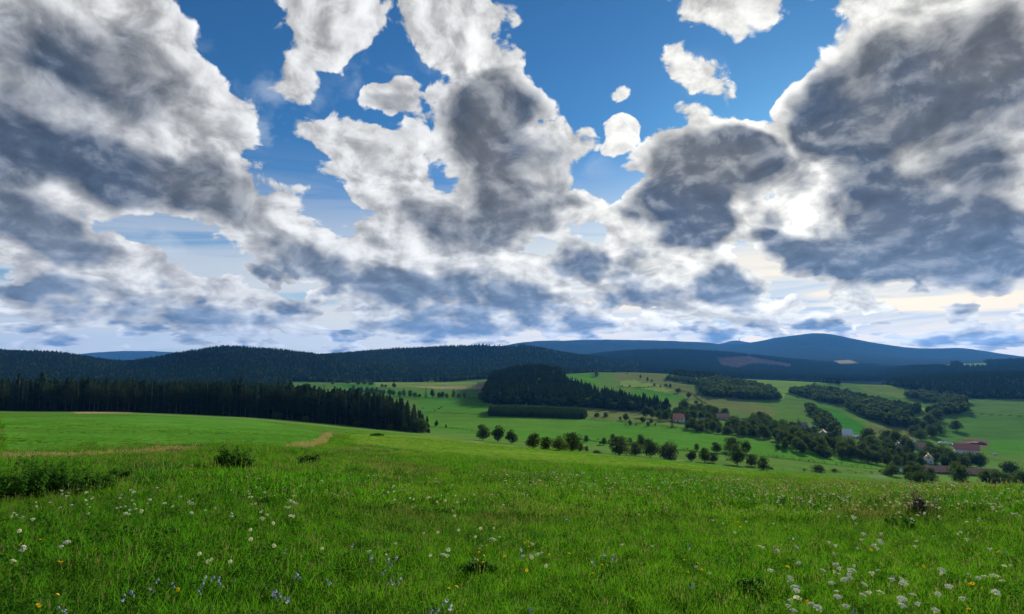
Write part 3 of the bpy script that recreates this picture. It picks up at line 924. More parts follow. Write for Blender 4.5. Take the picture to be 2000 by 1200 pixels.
# young plantation
x, y = fan_points(948, 1150, 590, 700, 2.1, g)
z, qx, qy = with_pixels(x, y)
k = in_poly(qx, qy, [(955, 802), (985, 800), (1120, 806), (1147, 813), (1140, 819), (1050, 816), (955, 813)])
x, y, z = x[k], y[k], z[k]
wood('conifer_plantation', c_young, 2, x, y, z, np.full(len(x), 0.8), 'block of young conifers planted between the fields below the knoll', 'plantation')
# groves between the pastures
GROVES = [
    ('grove', [(1362, 752), (1400, 744), (1450, 750), (1500, 764), (1524, 781), (1490, 783), (1440, 780), (1375, 775)], 1.0, 'leafy grove standing between the olive pastures'),
    ('shelterbelt', [(1540, 768), (1590, 758), (1650, 770), (1700, 782), (1798, 802), (1790, 810), (1700, 799), (1600, 785)], 0.8, 'long leafy shelterbelt slanting below the hillside field'),
    ('copse', [(1650, 798), (1700, 792), (1780, 818), (1785, 838), (1740, 834), (1690, 817)], 0.9, 'leafy copse beside the vivid green field'),
    ('thicket_belt', [(1766, 774), (1800, 770), (1885, 783), (1890, 793), (1800, 786)], 0.8, 'belt of low trees under the hillside wood'),
    ('coppice', [(1808, 806), (1840, 797), (1888, 798), (1888, 808), (1820, 815)], 0.85, 'short coppice below the belt of low trees'),
    ('hill_hedge', [(1300, 738), (1345, 742), (1420, 752), (1415, 757), (1345, 750), (1300, 742)], 0.6, 'hedge of trees running down from the strip wood'),
    ('lane_trees', [(1575, 800), (1590, 800), (1640, 838), (1640, 852), (1600, 840)], 0.7, 'trees lining the lane down to the white roofed barn'),
]
for nm, poly, hs, lab in GROVES:
    xs = [p[0] for p in poly]
    x, y = fan_points(min(xs), max(xs), 600, 2000, 7.6, g)
    z, qx, qy = with_pixels(x, y)
    k = in_poly(qx, qy, poly)
    # only the slope that faces us
    x, y, z = x[k], y[k], z[k]
    wood(nm, c_leaf, 2, x, y, z, hs * (0.6 + 0.75 * g.random(len(x))), lab, 'trees')

# ------------------------------------------------------------------ countable conifers along the front of the dark wood
def edge_place(px):
    if px < 130: return 'beyond the bare earth streak'
    if px < 300: return 'behind the bare earth streak'
    if px < 560: return 'between the earth streak and the path bend'
    if px < 720: return 'above the bend of the worn path'
    return 'at its tapering end by the cattle field'
px = -20.0
while px < 836:
    Y = float(np.interp(px, EDGE_PX, EDGE_Y)) + g.normal() * 3.0
    x, Y, z = ground_xy(px, Y)
    hh = float(np.interp(px, *EDGE_H)) * (0.82 + 0.3 * g.random())
    if g.random() < 0.52:
        i = int(g.integers(0, 4))
        plant_tree('spruce_tree', SPRUCE[i], (x, Y, z - 0.2), hh, hh * 0.30 * (0.9 + .3 * g.random()), 23.0, 6.3, g.random() * 6.28,
                   'dark spruce with drooping branches in wood edge ' + edge_place(px), 'tree', 'spruces along the edge of the dark wood')
    else:
        i = int(g.integers(0, 2))
        plant_tree('pine_tree', PINE[i], (x, Y, z - 0.2), hh * .95, hh * 0.34, 21.0, 7.0, g.random() * 6.28,
                   'dark pine with ragged crown in wood edge ' + edge_place(px), 'tree', 'pines along the edge of the dark wood')
    px += 8.0 + 5.0 * g.random()
for px, w, h in ((700, 6, 5), (742, 5, 4), (765, 6, 5), (795, 8, 6), (812, 9, 9), (826, 8, 10), (545, 7, 6), (600, 6, 5)):
    Y = float(np.interp(px, EDGE_PX, EDGE_Y)) - 7
    x, Y, z = ground_xy(px, Y)
    plant_tree('edge_bush', LEAFY[int(g.integers(0, 5))], (x, Y, z - .6), h, w, 9.0, 7.9, g.random() * 6.28,
               'rounded leafy bush at the foot of the dark conifer wood', 'bush', 'bushes under the dark wood')

# ------------------------------------------------------------------ trees one can count in the valley
def tree_by_photo(px, base, wpx, hpx, label, group, kinds='leafy', cat='tree', name='leafy_tree', Y=None):
    x, Y, z = ground_at(px, base) if Y is None else ground_xy(px, Y)
    d = math.hypot(1.0, x / Y) ** 0.5
    W = wpx / FOCAL * Y * 1.0; H = hpx / FOCAL * Y
    pool, bh, bw = {'leafy': (LEAFY, 9.0, 8.1), 'slim': (SLIM, 9.0, 4.9), 'dome': (DOME, 5.0, 8.8), 'spruce': (SPRUCE, 23.0, 6.6)}[kinds]
    pr = pool[int(g.integers(0, len(pool)))]
    return plant_tree(name, pr, (x, Y, z - 0.1), H, W, bh, bw, g.random() * 6.28, label, cat, group)

ROW_A = [(943, 861, 29, 33), (972, 864, 33, 35), (1000, 868, 29, 31)]
for t_ in ROW_A:
    tree_by_photo(*t_, 'round leafy tree, one of three in a clump near the end of the dark wood', 'three round trees at the foot of the meadow')
ROW_B = [(1043, 876, 34, 32), (1066, 878, 24, 26), (1092, 880, 32, 30), (1117, 882, 40, 38), (1132, 883, 22, 22)]
for t_ in ROW_B:
    tree_by_photo(*t_, 'leafy tree in the close row of five beside the three round trees', 'row of five trees at the foot of the meadow')
ROW_C = [(1210, 890, 46, 38), (1241, 891, 30, 28), (1252, 876, 22, 28), (1270, 894, 36, 38)]
for t_ in ROW_C:
    tree_by_photo(*t_, 'broad leafy tree in the cluster beside the grey green dome bush', 'cluster of broad trees at the foot of the meadow')
tree_by_photo(1305, 898, 44, 30, 'grey green dome shaped bush reaching down to the ground', None, 'dome', 'bush', 'dome_bush')
ROW_D = [(1350, 902, 26, 24), (1376, 904, 26, 30), (1392, 904, 22, 20), (1440, 909, 36, 42), (1469, 911, 28, 24), (1491, 920, 26, 28)]
for t_ in ROW_D:
    tree_by_photo(*t_, 'leafy tree in the last row along the pale track below the meadow', 'last row of trees along the pale track')
ROW_E = [(1399, 885, 22, 22), (1430, 884, 36, 30), (1458, 887, 26, 28), (1361, 881, 11, 15), (1374, 885, 12, 10)]
for t_ in ROW_E:
    tree_by_photo(*t_, 'leafy tree on the dark ditch behind the last row', 'trees along the ditch')
for t_ in [(1145, 864, 13, 14), (1180, 870, 13, 16), (1172, 869, 5, 8), (1197, 866, 14, 19), (1215, 868, 14, 18), (1231, 868, 10, 14), (1146, 882, 8, 11), (1166, 886, 16, 7), (1600, 922, 24, 15), (1630, 922, 12, 7), (1571, 920, 5, 5), (1718, 922, 5, 4), (1505, 917, 12, 5)]:
    tree_by_photo(*t_, 'small bushy tree scattered along the ditch at the field edge', 'small trees along the ditch')
for t_ in [(1166, 816, 13, 10), (1183, 816, 13, 11), (1212, 821, 6, 8), (1222, 822, 14, 15), (1231, 832, 9, 12), (1256, 826, 13, 12), (1266, 834, 8, 11), (1272, 827, 10, 9), (1280, 832, 5, 6), (1243, 831, 4, 4), (1222, 831, 3, 5)]:
    tree_by_photo(*t_, 'small round tree in the thin line across the pasture by the white gabled house', 'small trees across the pasture')
for t_ in [(1345, 778, 13, 13), (1325, 768, 13, 10), (1301, 757, 10, 8), (1309, 758, 7, 9), (1251, 740, 5, 9), (1265, 746, 5, 10), (1278, 755, 6, 6), (1290, 757, 4, 5), (1230, 757, 5, 5), (1215, 756, 4, 4), (1360, 790, 10, 8), (1370, 796, 8, 9), (1377, 800, 10, 8), (1273, 746, 5, 5), (1225, 732, 3, 3)]:
    tree_by_photo(*t_, 'small tree dotted over the olive pasture under the strip wood', 'trees dotted over the olive pasture')
tree_by_photo(1868, 842, 26, 22, 'lone round tree in the middle of the right hillside pasture', None)
tree_by_photo(1745, 854, 9, 8, 'tiny round bush alone in the olive field above the village', None, cat='bush', name='round_bush')
tree_by_photo(852, 834, 10, 14, 'small upright tree at the end of the dark wood, taller of two', None)
tree_by_photo(871, 836, 5, 8, 'little sapling beside the small upright tree', None, 'slim', 'sapling', 'sapling')
tree_by_photo(770, 758, 11, 11, 'round tree standing alone between the two far pale fields', None)
for t_ in [(746, 757, 7, 7), (753, 757, 6, 6), (700, 752, 10, 8), (712, 752, 14, 10), (724, 753, 12, 9), (680, 750, 12, 8), (650, 752, 8, 8)]:
    tree_by_photo(*t_, 'small bush at the edge of the far pale field', 'bushes round the far pale field', cat='bush', name='far_bush')
px = 690.0
while px < 962:
    base = float(np.interp(px, [690, 820, 950, 962], [769, 777, 779, 779]))
    tall = 8 + 14 * g.random() * (1.0 if px > 780 else 0.6)
    kd = 'spruce' if g.random() < 0.28 and px > 780 else 'leafy'
    tree_by_photo(px, base, 7 + 5 * g.random() if kd == 'leafy' else tall * .34, tall, 'tree in the ragged hedge line across the valley below the red roofed farm', 'trees of the valley hedge line', kd)
    px += 6.0 + 7.0 * g.random()
for t_ in [(1560, 842, 20, 26), (1530, 836, 10, 18), (1537, 838, 10, 20), (1548, 836, 12, 16)]:
    tree_by_photo(*t_, 'narrow pointed conifer above the village gardens', 'pointed conifers above the village', 'spruce')

def village_trees(poly, n, wr, label, group, seed):
    r = np.random.default_rng(seed)
    xs = [p[0] for p in poly]; ys = [p[1] for p in poly]
    got = []; tries = 0
    while len(got) < n and tries < 4000:
        tries += 1
        px, py = r.uniform(min(xs), max(xs)), r.uniform(min(ys), max(ys))
        if not in_poly(np.array(px), np.array(py), poly):
            continue
        w = r.uniform(*wr)
        if any(abs(px - a) < 0.24 * (w + b) and abs(py - c) < 0.09 * (w + b) for a, c, b in got):
            continue
        if any(abs(px - hx) < hw and -2 < py - hy < hd for hx, hy, hw, hd in HOUSE_CLEAR):
            continue
        got.append((px, py, w))
        near = min(HOUSES, key=lambda q: (q[0] - px) ** 2 + 4 * (q[1] - py) ** 2)[2]
        size = 'large' if w > wr[0] + .6 * (wr[1] - wr[0]) else 'smaller'
        kd = r.choice(['leafy', 'slim', 'dome', 'spruce'], p=[.66, .16, .1, .08])
        tree_by_photo(px, py, w * {'leafy': 1, 'slim': .62, 'dome': 1.1, 'spruce': .42}[kd], w * r.uniform(0.75, 1.2) * (.7 if kd == 'dome' else 1), size + ' ' + label + ' near the ' + near, group, kd)
HOUSES = [(1326, 824, 'orange roofed house'), (1412, 819, 'faded brown roof'), (1451, 824, 'small white shed'), (1562, 838, 'grey roofed barn'), (1608, 855, 'pinkish cottage'), (1655, 856, 'pale metal roofed barn'),
          (1756, 880, 'grey gabled cottage'), (1797, 878, 'dull roofed cottage'), (1888, 886, 'dark red roofed barn'), (1814, 905, 'white and orange house'), (1842, 926, 'wooden cowshed'), (1902, 930, 'longest red roofed shed'), (1757, 926, 'pale hut')]
HOUSE_CLEAR = [(hx, hy, 12, 19) for hx, hy, _ in HOUSES] + [(1888, 886, 24, 24), (1843, 926, 22, 22), (1903, 930, 24, 22)]
village_trees([(1240, 818), (1300, 812), (1330, 806), (1350, 800), (1400, 806), (1420, 818), (1400, 826), (1300, 826)], 30, (16, 24), 'dark garden tree', 'trees round the white gabled house', 1)
village_trees([(1300, 836), (1400, 832), (1500, 836), (1505, 858), (1440, 852), (1330, 842)], 40, (16, 26), 'rounded tree of the belt above the green field', 'belt of trees in front of the village', 2)
village_trees([(1430, 826), (1500, 824), (1560, 846), (1640, 858), (1640, 876), (1560, 872), (1505, 860), (1440, 845)], 46, (18, 30), 'leafy village garden tree', 'trees among the village gardens', 3)
village_trees([(1510, 868), (1600, 874), (1700, 880), (1760, 905), (1750, 916), (1700, 905), (1600, 893), (1520, 880)], 38, (20, 34), 'broad crowned tree on the lower village edge', 'trees along the lower edge of the village', 4)
village_trees([(1690, 864), (1740, 860), (1800, 890), (1880, 900), (1920, 915), (1900, 918), (1830, 914), (1770, 922), (1740, 905), (1700, 890)], 44, (22, 38), 'leafy tree above the farm sheds', 'trees around the farm', 5)
village_trees([(1790, 820), (1830, 822), (1835, 848), (1800, 862), (1785, 850)], 10, (20, 28), 'dark tree of the short grove uphill', 'grove above the farm', 6)
village_trees([(1740, 930), (1800, 934), (1900, 938), (2000, 944), (2000, 952), (1800, 946)], 26, (20, 34), 'low bushy tree of the crest hedge', 'hedge below the flowery crest', 7)
tree_by_photo(1973, 930, 34, 28, 'dark round tree standing apart right of the long red roofs', None)
tree_by_photo(1785, 932, 34, 32, 'leafy tree in front of the long red roofs', None)
tree_by_photo(1733, 928, 20, 10, 'low bush beside the small pale shed', None, 'dome', 'bush', 'low_bush')

# ------------------------------------------------------------------ hedgerows along the field edges
def hedgerow(pts, h, w, label, dens=3.0):
    gp = np.array([ground_at(*p) for p in pts])
    seg = np.linalg.norm(np.diff(gp[:, :2], axis=0), axis=1); cum = np.concatenate([[0], np.cumsum(seg)])
    n = int(cum[-1] * dens)
    t = g.random(n) * cum[-1]
    t = t[vnoise(t, t * 0 + pts[0][0], 9.0) + 0.5 * vnoise(t, t * 0, 30.0) > -.22]; n = len(t)
    x = np.interp(t, cum, gp[:, 0]) + g.normal(size=n) * w * .4; y = np.interp(t, cum, gp[:, 1]) + g.normal(size=n) * w * .4
    z = height(x, y)
    hh = h * (0.55 + 1.2 * np.clip(vnoise(t, t * 0 + 5, 5.0) + .4, 0, 1))
    up = g.random(n) ** .8
    o0 = np.array([x.mean(), y.mean(), z.mean()])
    c = np.stack([x, y, z + hh * up], 1) - o0
    nn = g.normal(size=(n, 3)) + np.array([0, 0, .6]); nn /= np.linalg.norm(nn, axis=1, keepdims=True)
    LV, LF = leaf_quads(c, nn, .30 * h * (.5 + .8 * g.random(n)), g)
    o = link('hedgerow', mesh_from('hedgerow', LV, LF, [M_LEAF]), None, tuple(o0))
    tag(o, label, 'hedgerow')
hedgerow([(1135, 860), (1200, 868), (1330, 881), (1500, 894), (1650, 910), (1750, 922)], 1.6, 1.6, 'low hedge along the dark ditch behind the meadow trees')
hedgerow([(838, 834), (870, 836), (930, 842), (985, 850)], 1.0, 1.2, 'short low hedge from the end of the dark wood to the three round trees')
hedgerow([(1220, 832), (1340, 838), (1500, 859), (1600, 880)], 1.5, 1.6, 'low hedge under the belt of village trees')
hedgerow([(820, 806), (960, 812)], 0.8, 1.0, 'thin hedge across the cattle field')
hedgerow([(1148, 820), (1220, 827), (1300, 832)], 0.9, 1.2, 'thin hedge leading from the plantation to the white gabled house')
hedgerow([(1205, 757), (1300, 758), (1350, 769), (1380, 790)], 2.2, 2.4, 'scrubby hedge across the olive pasture', 4.0)
hedgerow([(1888, 808), (1940, 811), (2000, 815)], 1.4, 2.0, 'low hedge across the right hillside pasture')
hedgerow([(1510, 918), (1570, 922), (1690, 926), (1740, 928)], 1.2, 1.6, 'low hedge between the last row of trees and the pale hut')
hedgerow([(1690, 800), (1640, 792), (1560, 778), (1535, 770)], 2.6, 3.0, 'scrub along the lower side of the long shelterbelt', 4.0)
hedgerow([(1640, 850), (1690, 853), (1740, 862)], 1.8, 2.0, 'garden hedge below the vivid green field', 4.0)
# ------------------------------------------------------------------ farm buildings
M_WALL_W = plain_material('white_render', (.80, .79, .76), 0.85, 0.08, 0.8)
M_WALL_C = plain_material('cream_render', (.46, .40, .31), 0.85, 0.15, 0.8)
M_WALL_G = plain_material('grey_render', (.34, .33, .31), 0.85, 0.15, 0.8)
M_WALL_WOOD = plain_material('weathered_boards', (.20, .15, .11), 0.9, 0.3, 2.0)
M_ROOF_R = plain_material('red_roof_tiles', (.50, .19, .16), 0.8, 0.3, 2.0)
M_ROOF_O = plain_material('orange_roof_tiles', (.62, .26, .15), 0.8, 0.25, 2.0)
M_ROOF_P = plain_material('faded_red_roof_tiles', (.44, .23, .18), 0.85, 0.3, 2.0)
M_ROOF_G = plain_material('grey_roof_sheets', (.20, .20, .20), 0.7, 0.25, 2.0)
M_ROOF_W = plain_material('pale_metal_roof', (.66, .70, .76), 0.45, 0.1, 1.0)
M_GLASS = plain_material('window_glass', (.05, .06, .08), 0.1, 0.2, 1.0, 0.6)
M_DOOR = plain_material('brown_door', (.16, .10, .06), 0.7, 0.2, 2.0)
M_FRAME = plain_material('window_frame_paint', (.65, .64, .60), 0.6, 0.08, 1.0)
M_BRICK = plain_material('chimney_brick', (.30, .13, .09), 0.9, 0.3, 3.0)

def box(V, F, x0, x1, y0, y1, z0, z1):
    b = len(V)
    V += [(x0, y0, z0), (x1, y0, z0), (x1, y1, z0), (x0, y1, z0), (x0, y0, z1), (x1, y0, z1), (x1, y1, z1), (x0, y1, z1)]
    F += [(b, b+3, b+2, b+1), (b+4, b+5, b+6, b+7), (b, b+1, b+5, b+4), (b+1, b+2, b+6, b+5), (b+2, b+3, b+7, b+6), (b+3, b, b+4, b+7)]

def box_obj(name, dims, mat, parent):
    V, F = [], []
    box(V, F, *dims)
    return link(name, mesh_from(name, V, F, [mat]), parent)

def house(name, px, base, L, W, hw, hr, rotz, wall_m, roof_m, label, cat='house', wins=3, storeys=1, chimney=True, doors=1, Y=None):
    """gabled building: length L along its x axis, width W, eaves height hw, ridge hr above the eaves"""
    x, Yd, z = ground_at(px, base) if Y is None else ground_xy(px, Y)
    root = empty(name, (x, Yd, z - 0.3), rotz)
    l, w = L / 2, W / 2
    V = [(-l, -w, -1.5), (l, -w, -1.5), (l, w, -1.5), (-l, w, -1.5), (-l, -w, hw), (l, -w, hw), (l, w, hw), (-l, w, hw), (-l, 0, hw + hr), (l, 0, hw + hr)]
    F = [(0, 1, 5, 4), (1, 2, 6, 9, 5), (2, 3, 7, 6), (3, 0, 4, 8, 7), (0, 3, 2, 1), (4, 5, 9, 8), (6, 7, 8, 9)]
    link('wall', mesh_from('wall', V, F, [wall_m]), root)
    ov, th = 0.55, 0.28
    k = hr / w
    RV, RF = [], []
    for s in (-1, 1):
        b = len(RV)
        e = s * (w + ov); ze = hw - k * ov
        RV += [(-l - ov, e, ze + .06), (l + ov, e, ze + .06), (l + ov, 0, hw + hr + .06), (-l - ov, 0, hw + hr + .06),
               (-l - ov, e, ze + th), (l + ov, e, ze + th), (l + ov, 0, hw + hr + th), (-l - ov, 0, hw + hr + th)]
        q = [(0, 1, 2, 3), (4, 7, 6, 5), (0, 4, 5, 1), (1, 5, 6, 2), (2, 6, 7, 3), (3, 7, 4, 0)]
        RF += [tuple(b + i for i in f) for f in q]
    roof = link('roof', mesh_from('roof', RV, RF, [roof_m]), root)
    if chimney:
        V, F = [], []
        cx = l * 0.3
        box(V, F, cx - .35, cx + .35, .5, 1.2, hw + hr - 1.2, hw + hr + 1.0)
        box(V, F, cx - .45, cx + .45, .4, 1.3, hw + hr + 1.0, hw + hr + 1.18)
        link('chimney', mesh_from('chimney', V, F, [M_BRICK]), roof)
    def window(cx, cz, side):
        if side in ('f', 'b'):
            sg = -1 if side == 'f' else 1
            yo = sg * (w + 0.03)
            o = box_obj('window', (cx - .55, cx + .55, yo - .04, yo + .04, cz - .65, cz + .65), M_FRAME, root)
            for s2 in (-1, 1):
                y2 = sg * (w + .05)
                box_obj('pane', (cx + s2 * .25 - .2, cx + s2 * .25 + .2, y2 - .035, y2 + .035, cz - .55, cz + .55), M_GLASS, o)
        else:
            sg = -1 if side == 'l' else 1
            xo = sg * (l + 0.03)
            o = box_obj('window', (xo - .04, xo + .04, cx - .55, cx + .55, cz - .65, cz + .65), M_FRAME, root)
            for s2 in (-1, 1):
                x2 = sg * (l + .05)
                box_obj('pane', (x2 - .035, x2 + .035, cx + s2 * .25 - .2, cx + s2 * .25 + .2, cz - .55, cz + .55), M_GLASS, o)
    for st in range(storeys):
        cz = 1.6 + st * 2.7
        for i in range(wins):
            cx = -l + L * (i + 0.5) / wins
            if not (doors and st == 0 and i == wins // 2):
                window(cx, cz, 'f')
        for cy in (-w * .45, w * .45):
            window(cy, cz, 'l'); window(cy, cz, 'r')
    if hr > 2.6:
        window(0.0, hw + 0.9, 'l'); window(0.0, hw + 0.9, 'r')
    if doors:
        cx = -l + L * (wins // 2 + 0.5) / max(wins, 1)
        dr = box_obj('door', (cx - .6, cx + .6, -w - .06, -w + .02, 0.25, 2.45), M_DOOR, root)
        box_obj('handle', (cx + .4, cx + .5, -w - .12, -w - .05, 1.3, 1.4), M_FRAME, dr)
    return tag(root, label, cat)

R = math.radians
house('farmhouse', 942, 757, 18, 9, 4.2, 5.0, R(-12), M_WALL_C, M_ROOF_P, 'red roofed farmhouse alone at the edge of the pale fields by the wooded knoll')
house('cottage', 1326, 824, 11, 8.5, 3.6, 5.0, R(-28), M_WALL_W, M_ROOF_O, 'white gabled house with bright orange roof among dark garden trees', storeys=1)
house('cottage', 1412, 819, 15, 8, 3.2, 3.6, R(-6), M_WALL_C, M_ROOF_P, 'long low house with faded brown roof above the village gardens')
house('shed', 1451, 824, 6, 5, 2.8, 1.6, R(20), M_WALL_W, M_ROOF_G, 'small white shed with grey roof near the faded brown roofed house', 'shed', 2, chimney=False)
house('cottage', 1375, 826, 8, 6, 3.0, 2.4, R(10), M_WALL_G, M_ROOF_G, 'low grey cottage half hidden behind the belt of trees')
house('barn', 1562, 838, 16, 9, 3.4, 4.2, R(5), M_WALL_G, M_ROOF_G, 'grey roofed barn under the pointed conifers', 'barn', 3, chimney=False)
house('shed', 1586, 838, 7, 5, 2.4, 1.4, R(-10), M_WALL_W, M_ROOF_W, 'low pale roofed shed beside the grey roofed barn', 'shed', 2, chimney=False)
house('cottage', 1608, 855, 8, 7, 4.6, 3.4, R(60), M_WALL_C, M_ROOF_O, 'pinkish cottage showing its gable between village trees', storeys=1)
house('barn', 1655, 856, 9, 8, 4.5, 5.2, R(-20), M_WALL_W, M_ROOF_W, 'white barn with steep pale metal roof below the vivid green field', 'barn', 3, chimney=False)
house('annex', 1672, 857, 10, 6, 2.8, 1.3, R(-8), M_WALL_C, M_ROOF_W, 'low cream annex adjoining the pale metal roofed barn', 'annex', 3, chimney=False)
house('cottage', 1756, 880, 9, 7.5, 4.2, 4.0, R(70), M_WALL_C, M_ROOF_G, 'cream cottage with grey gable end beside the big trees')
house('cottage', 1797, 878, 11, 8, 3.4, 3.8, R(15), M_WALL_C, M_ROOF_P, 'cream cottage with dull roof just behind the village trees')
house('shed', 1783, 866, 4, 3.5, 2.4, 1.2, R(30), M_WALL_W, M_ROOF_W, 'tiny white hut above the cream cottages', 'hut', 1, chimney=False, doors=0)
house('barn', 1888, 886, 20, 11, 4.6, 5.0, R(-32), M_WALL_W, M_ROOF_R, 'white walled farm barn with dark red roof on the right hillside', 'barn', 4, chimney=False)
house('cottage', 1814, 905, 8, 7, 4.2, 3.6, R(55), M_WALL_W, M_ROOF_O, 'small white and orange house sunk among the big trees')
house('cowshed', 1842, 926, 22, 8, 2.4, 3.0, R(-8), M_WALL_WOOD, M_ROOF_P, 'long wooden cowshed with faded red roof behind the crest hedge', 'shed', 4, chimney=False)
house('cowshed', 1902, 930, 24, 8, 2.4, 2.8, R(-14), M_WALL_WOOD, M_ROOF_P, 'longest red roofed shed at the end beside the round tree', 'shed', 4, chimney=False)
house('shed', 1757, 926, 5, 3.5, 2.1, 1.0, R(10), M_WALL_G, M_ROOF_W, 'small pale hut beside the hedge under the village', 'hut', 1, chimney=False)
house('lodge', 1121, 748, 9, 6, 3.2, 2.4, R(0), M_WALL_W, M_ROOF_W, 'tiny white lodge on top of the wooded knoll', 'lodge', 2, chimney=False)

# lookout tower on the far cone
def tower(px, Y):
    x, Y, z = ground_xy(px, Y)
    root = empty('lookout_tower', (x, Y, z - 4))
    V, F = [], []
    tube(V, F, [(0, 0, 0), (0, 0, 30), (0, 0, 34)], [7, 6, 6], 10)
    link('shaft', mesh_from('shaft', V, F, [M_WALL_G], False), root)
    V, F = [], []
    tube(V, F, [(0, 0, 34), (0, 0, 38), (0, 0, 46)], [9, 9, 2], 10)
    link('cap', mesh_from('cap', V, F, [M_ROOF_G], False), root)
    tag(root, 'tiny lookout tower on the pointed summit behind the blue mountain', 'tower')
tower(1446, 12000)

# silage bales, muck heap, car
M_WRAP = plain_material('white_bale_wrap', (.72, .74, .78), 0.4, 0.06, 2.0, 0.5)
def bale_mesh():
    bm = bmesh.new()
    bmesh.ops.create_cone(bm, cap_ends=True, segments=14, radius1=0.75, radius2=0.75, depth=1.3)
    bmesh.ops.bevel(bm, geom=[e for e in bm.edges if e.calc_length() < 0.5], offset=0.16, segments=2, affect='EDGES')
    bmesh.ops.rotate(bm, cent=(0, 0, 0), matrix=Matrix.Rotation(math.pi / 2, 3, 'Y'), verts=bm.verts)
    for v in bm.verts:
        v.co += Vector((random.uniform(-.03, .03), random.uniform(-.03, .03), random.uniform(-.03, .03)))
    me = bpy.data.meshes.new('silage_bale'); bm.to_mesh(me); bm.free()
    me.materials.append(M_WRAP); me.polygons.foreach_set('use_smooth', np.ones(len(me.polygons), bool))
    return me
BALE = bale_mesh()
for i in range(18):
    px = 1833 + i * 2.35
    x, Y, z = ground_at(px, 866.5 + i * 0.33)
    for lv in range(2 if i % 4 else 1):
        o = link('silage_bale', BALE, None, (x + random.uniform(-.2, .2), Y, z + 0.7 + lv * 1.3))
        o.rotation_euler = (0, 0, random.uniform(-.4, .4)); 
        tag(o, 'white wrapped silage bale in the row above the dark red roofed barn', 'bale', 'white silage bales by the barn')

def lump(name, loc, sx, sy, sz, mat, seed):
    bm = bmesh.new()
    bmesh.ops.create_icosphere(bm, subdivisions=4, radius=1.0)
    r = np.random.default_rng(seed); ph = r.random(6) * 6
    for v in bm.verts:
        k = 1 + 0.12 * math.sin(v.co.x * 5 + ph[0]) * math.sin(v.co.y * 4 + ph[1]) + 0.1 * math.sin(v.co.z * 7 + ph[2] + v.co.x * 6) + r.normal() * 0.015
        v.co = Vector((v.co.x * sx * k, v.co.y * sy * k, max(v.co.z, -0.3) * sz * k))
    me = bpy.data.meshes.new(name); bm.to_mesh(me); bm.free(); me.materials.append(mat)
    return link(name, me, None, loc)
M_MUCK = plain_material('muck', (.10, .055, .045), 0.95, 0.5, 1.5)
x, Y, z = ground_at(1908, 868)
tag(lump('muck_heap', (x, Y, z), 11, 6, 2.6, M_MUCK, 3), 'dark brown muck heap beside the dark red roofed barn', 'heap')

M_CARPAINT = plain_material('white_car_paint', (.70, .70, .70), 0.3, 0.04, 1.0, 0.5)
M_RUBBER = plain_material('rubber', (.025, .025, .025), 0.9, 0.2, 3.0)
def parked_car(px, base, rotz, label):
    x, Y, z = ground_at(px, base)
    root = empty('parked_car', (x, Y, z), rotz)
    prof = [(-2.1, .35), (2.1, .35), (2.15, .75), (1.95, .95), (1.0, 1.05), (.35, 1.5), (-1.3, 1.55), (-2.05, 1.05), (-2.15, .7)]
    V = [(p[0], s * (0.85 if p[1] < 1.2 else 0.68), p[1]) for s in (-1, 1) for p in prof]
    n = len(prof)
    F = [tuple(range(n)), tuple(range(2 * n - 1, n - 1, -1))] + [(i, i + n, (i + 1) % n + n, (i + 1) % n) for i in range(n)]
    link('body', mesh_from('body', V, F, [M_CARPAINT]), root)
    for s in (-1, 1):
        V = [(.75, s * .80, 1.1), (.32, s * .71, 1.42), (-1.25, s * .71, 1.46), (-1.75, s * .80, 1.1)]
        link('side_window', mesh_from('side_window', V, [(0, 1, 2, 3)], [M_GLASS]), root)
    V = [(.98, -.62, 1.09), (.98, .62, 1.09), (.42, .58, 1.49), (.42, -.58, 1.49)]
    link('windscreen', mesh_from('windscreen', V, [(0, 1, 2, 3)], [M_GLASS]), root)
    V = []
    F = []
    tube(V, F, [(0, -.1, 0), (0, .1, 0)], [.32, .32], 14)
    wm = mesh_from('wheel', V, F, [M_RUBBER])
    for sx in (-1.3, 1.35):
        for s in (-1, 1):
            link('wheel', wm, root, (sx, s * .8, .32))
    tag(root, label, 'car')
parked_car(1943, 889, R(15), 'white car parked below the muck heap by the farm')
parked_car(1912, 893, R(-20), 'pale car parked against the wall of the dark red roofed barn')

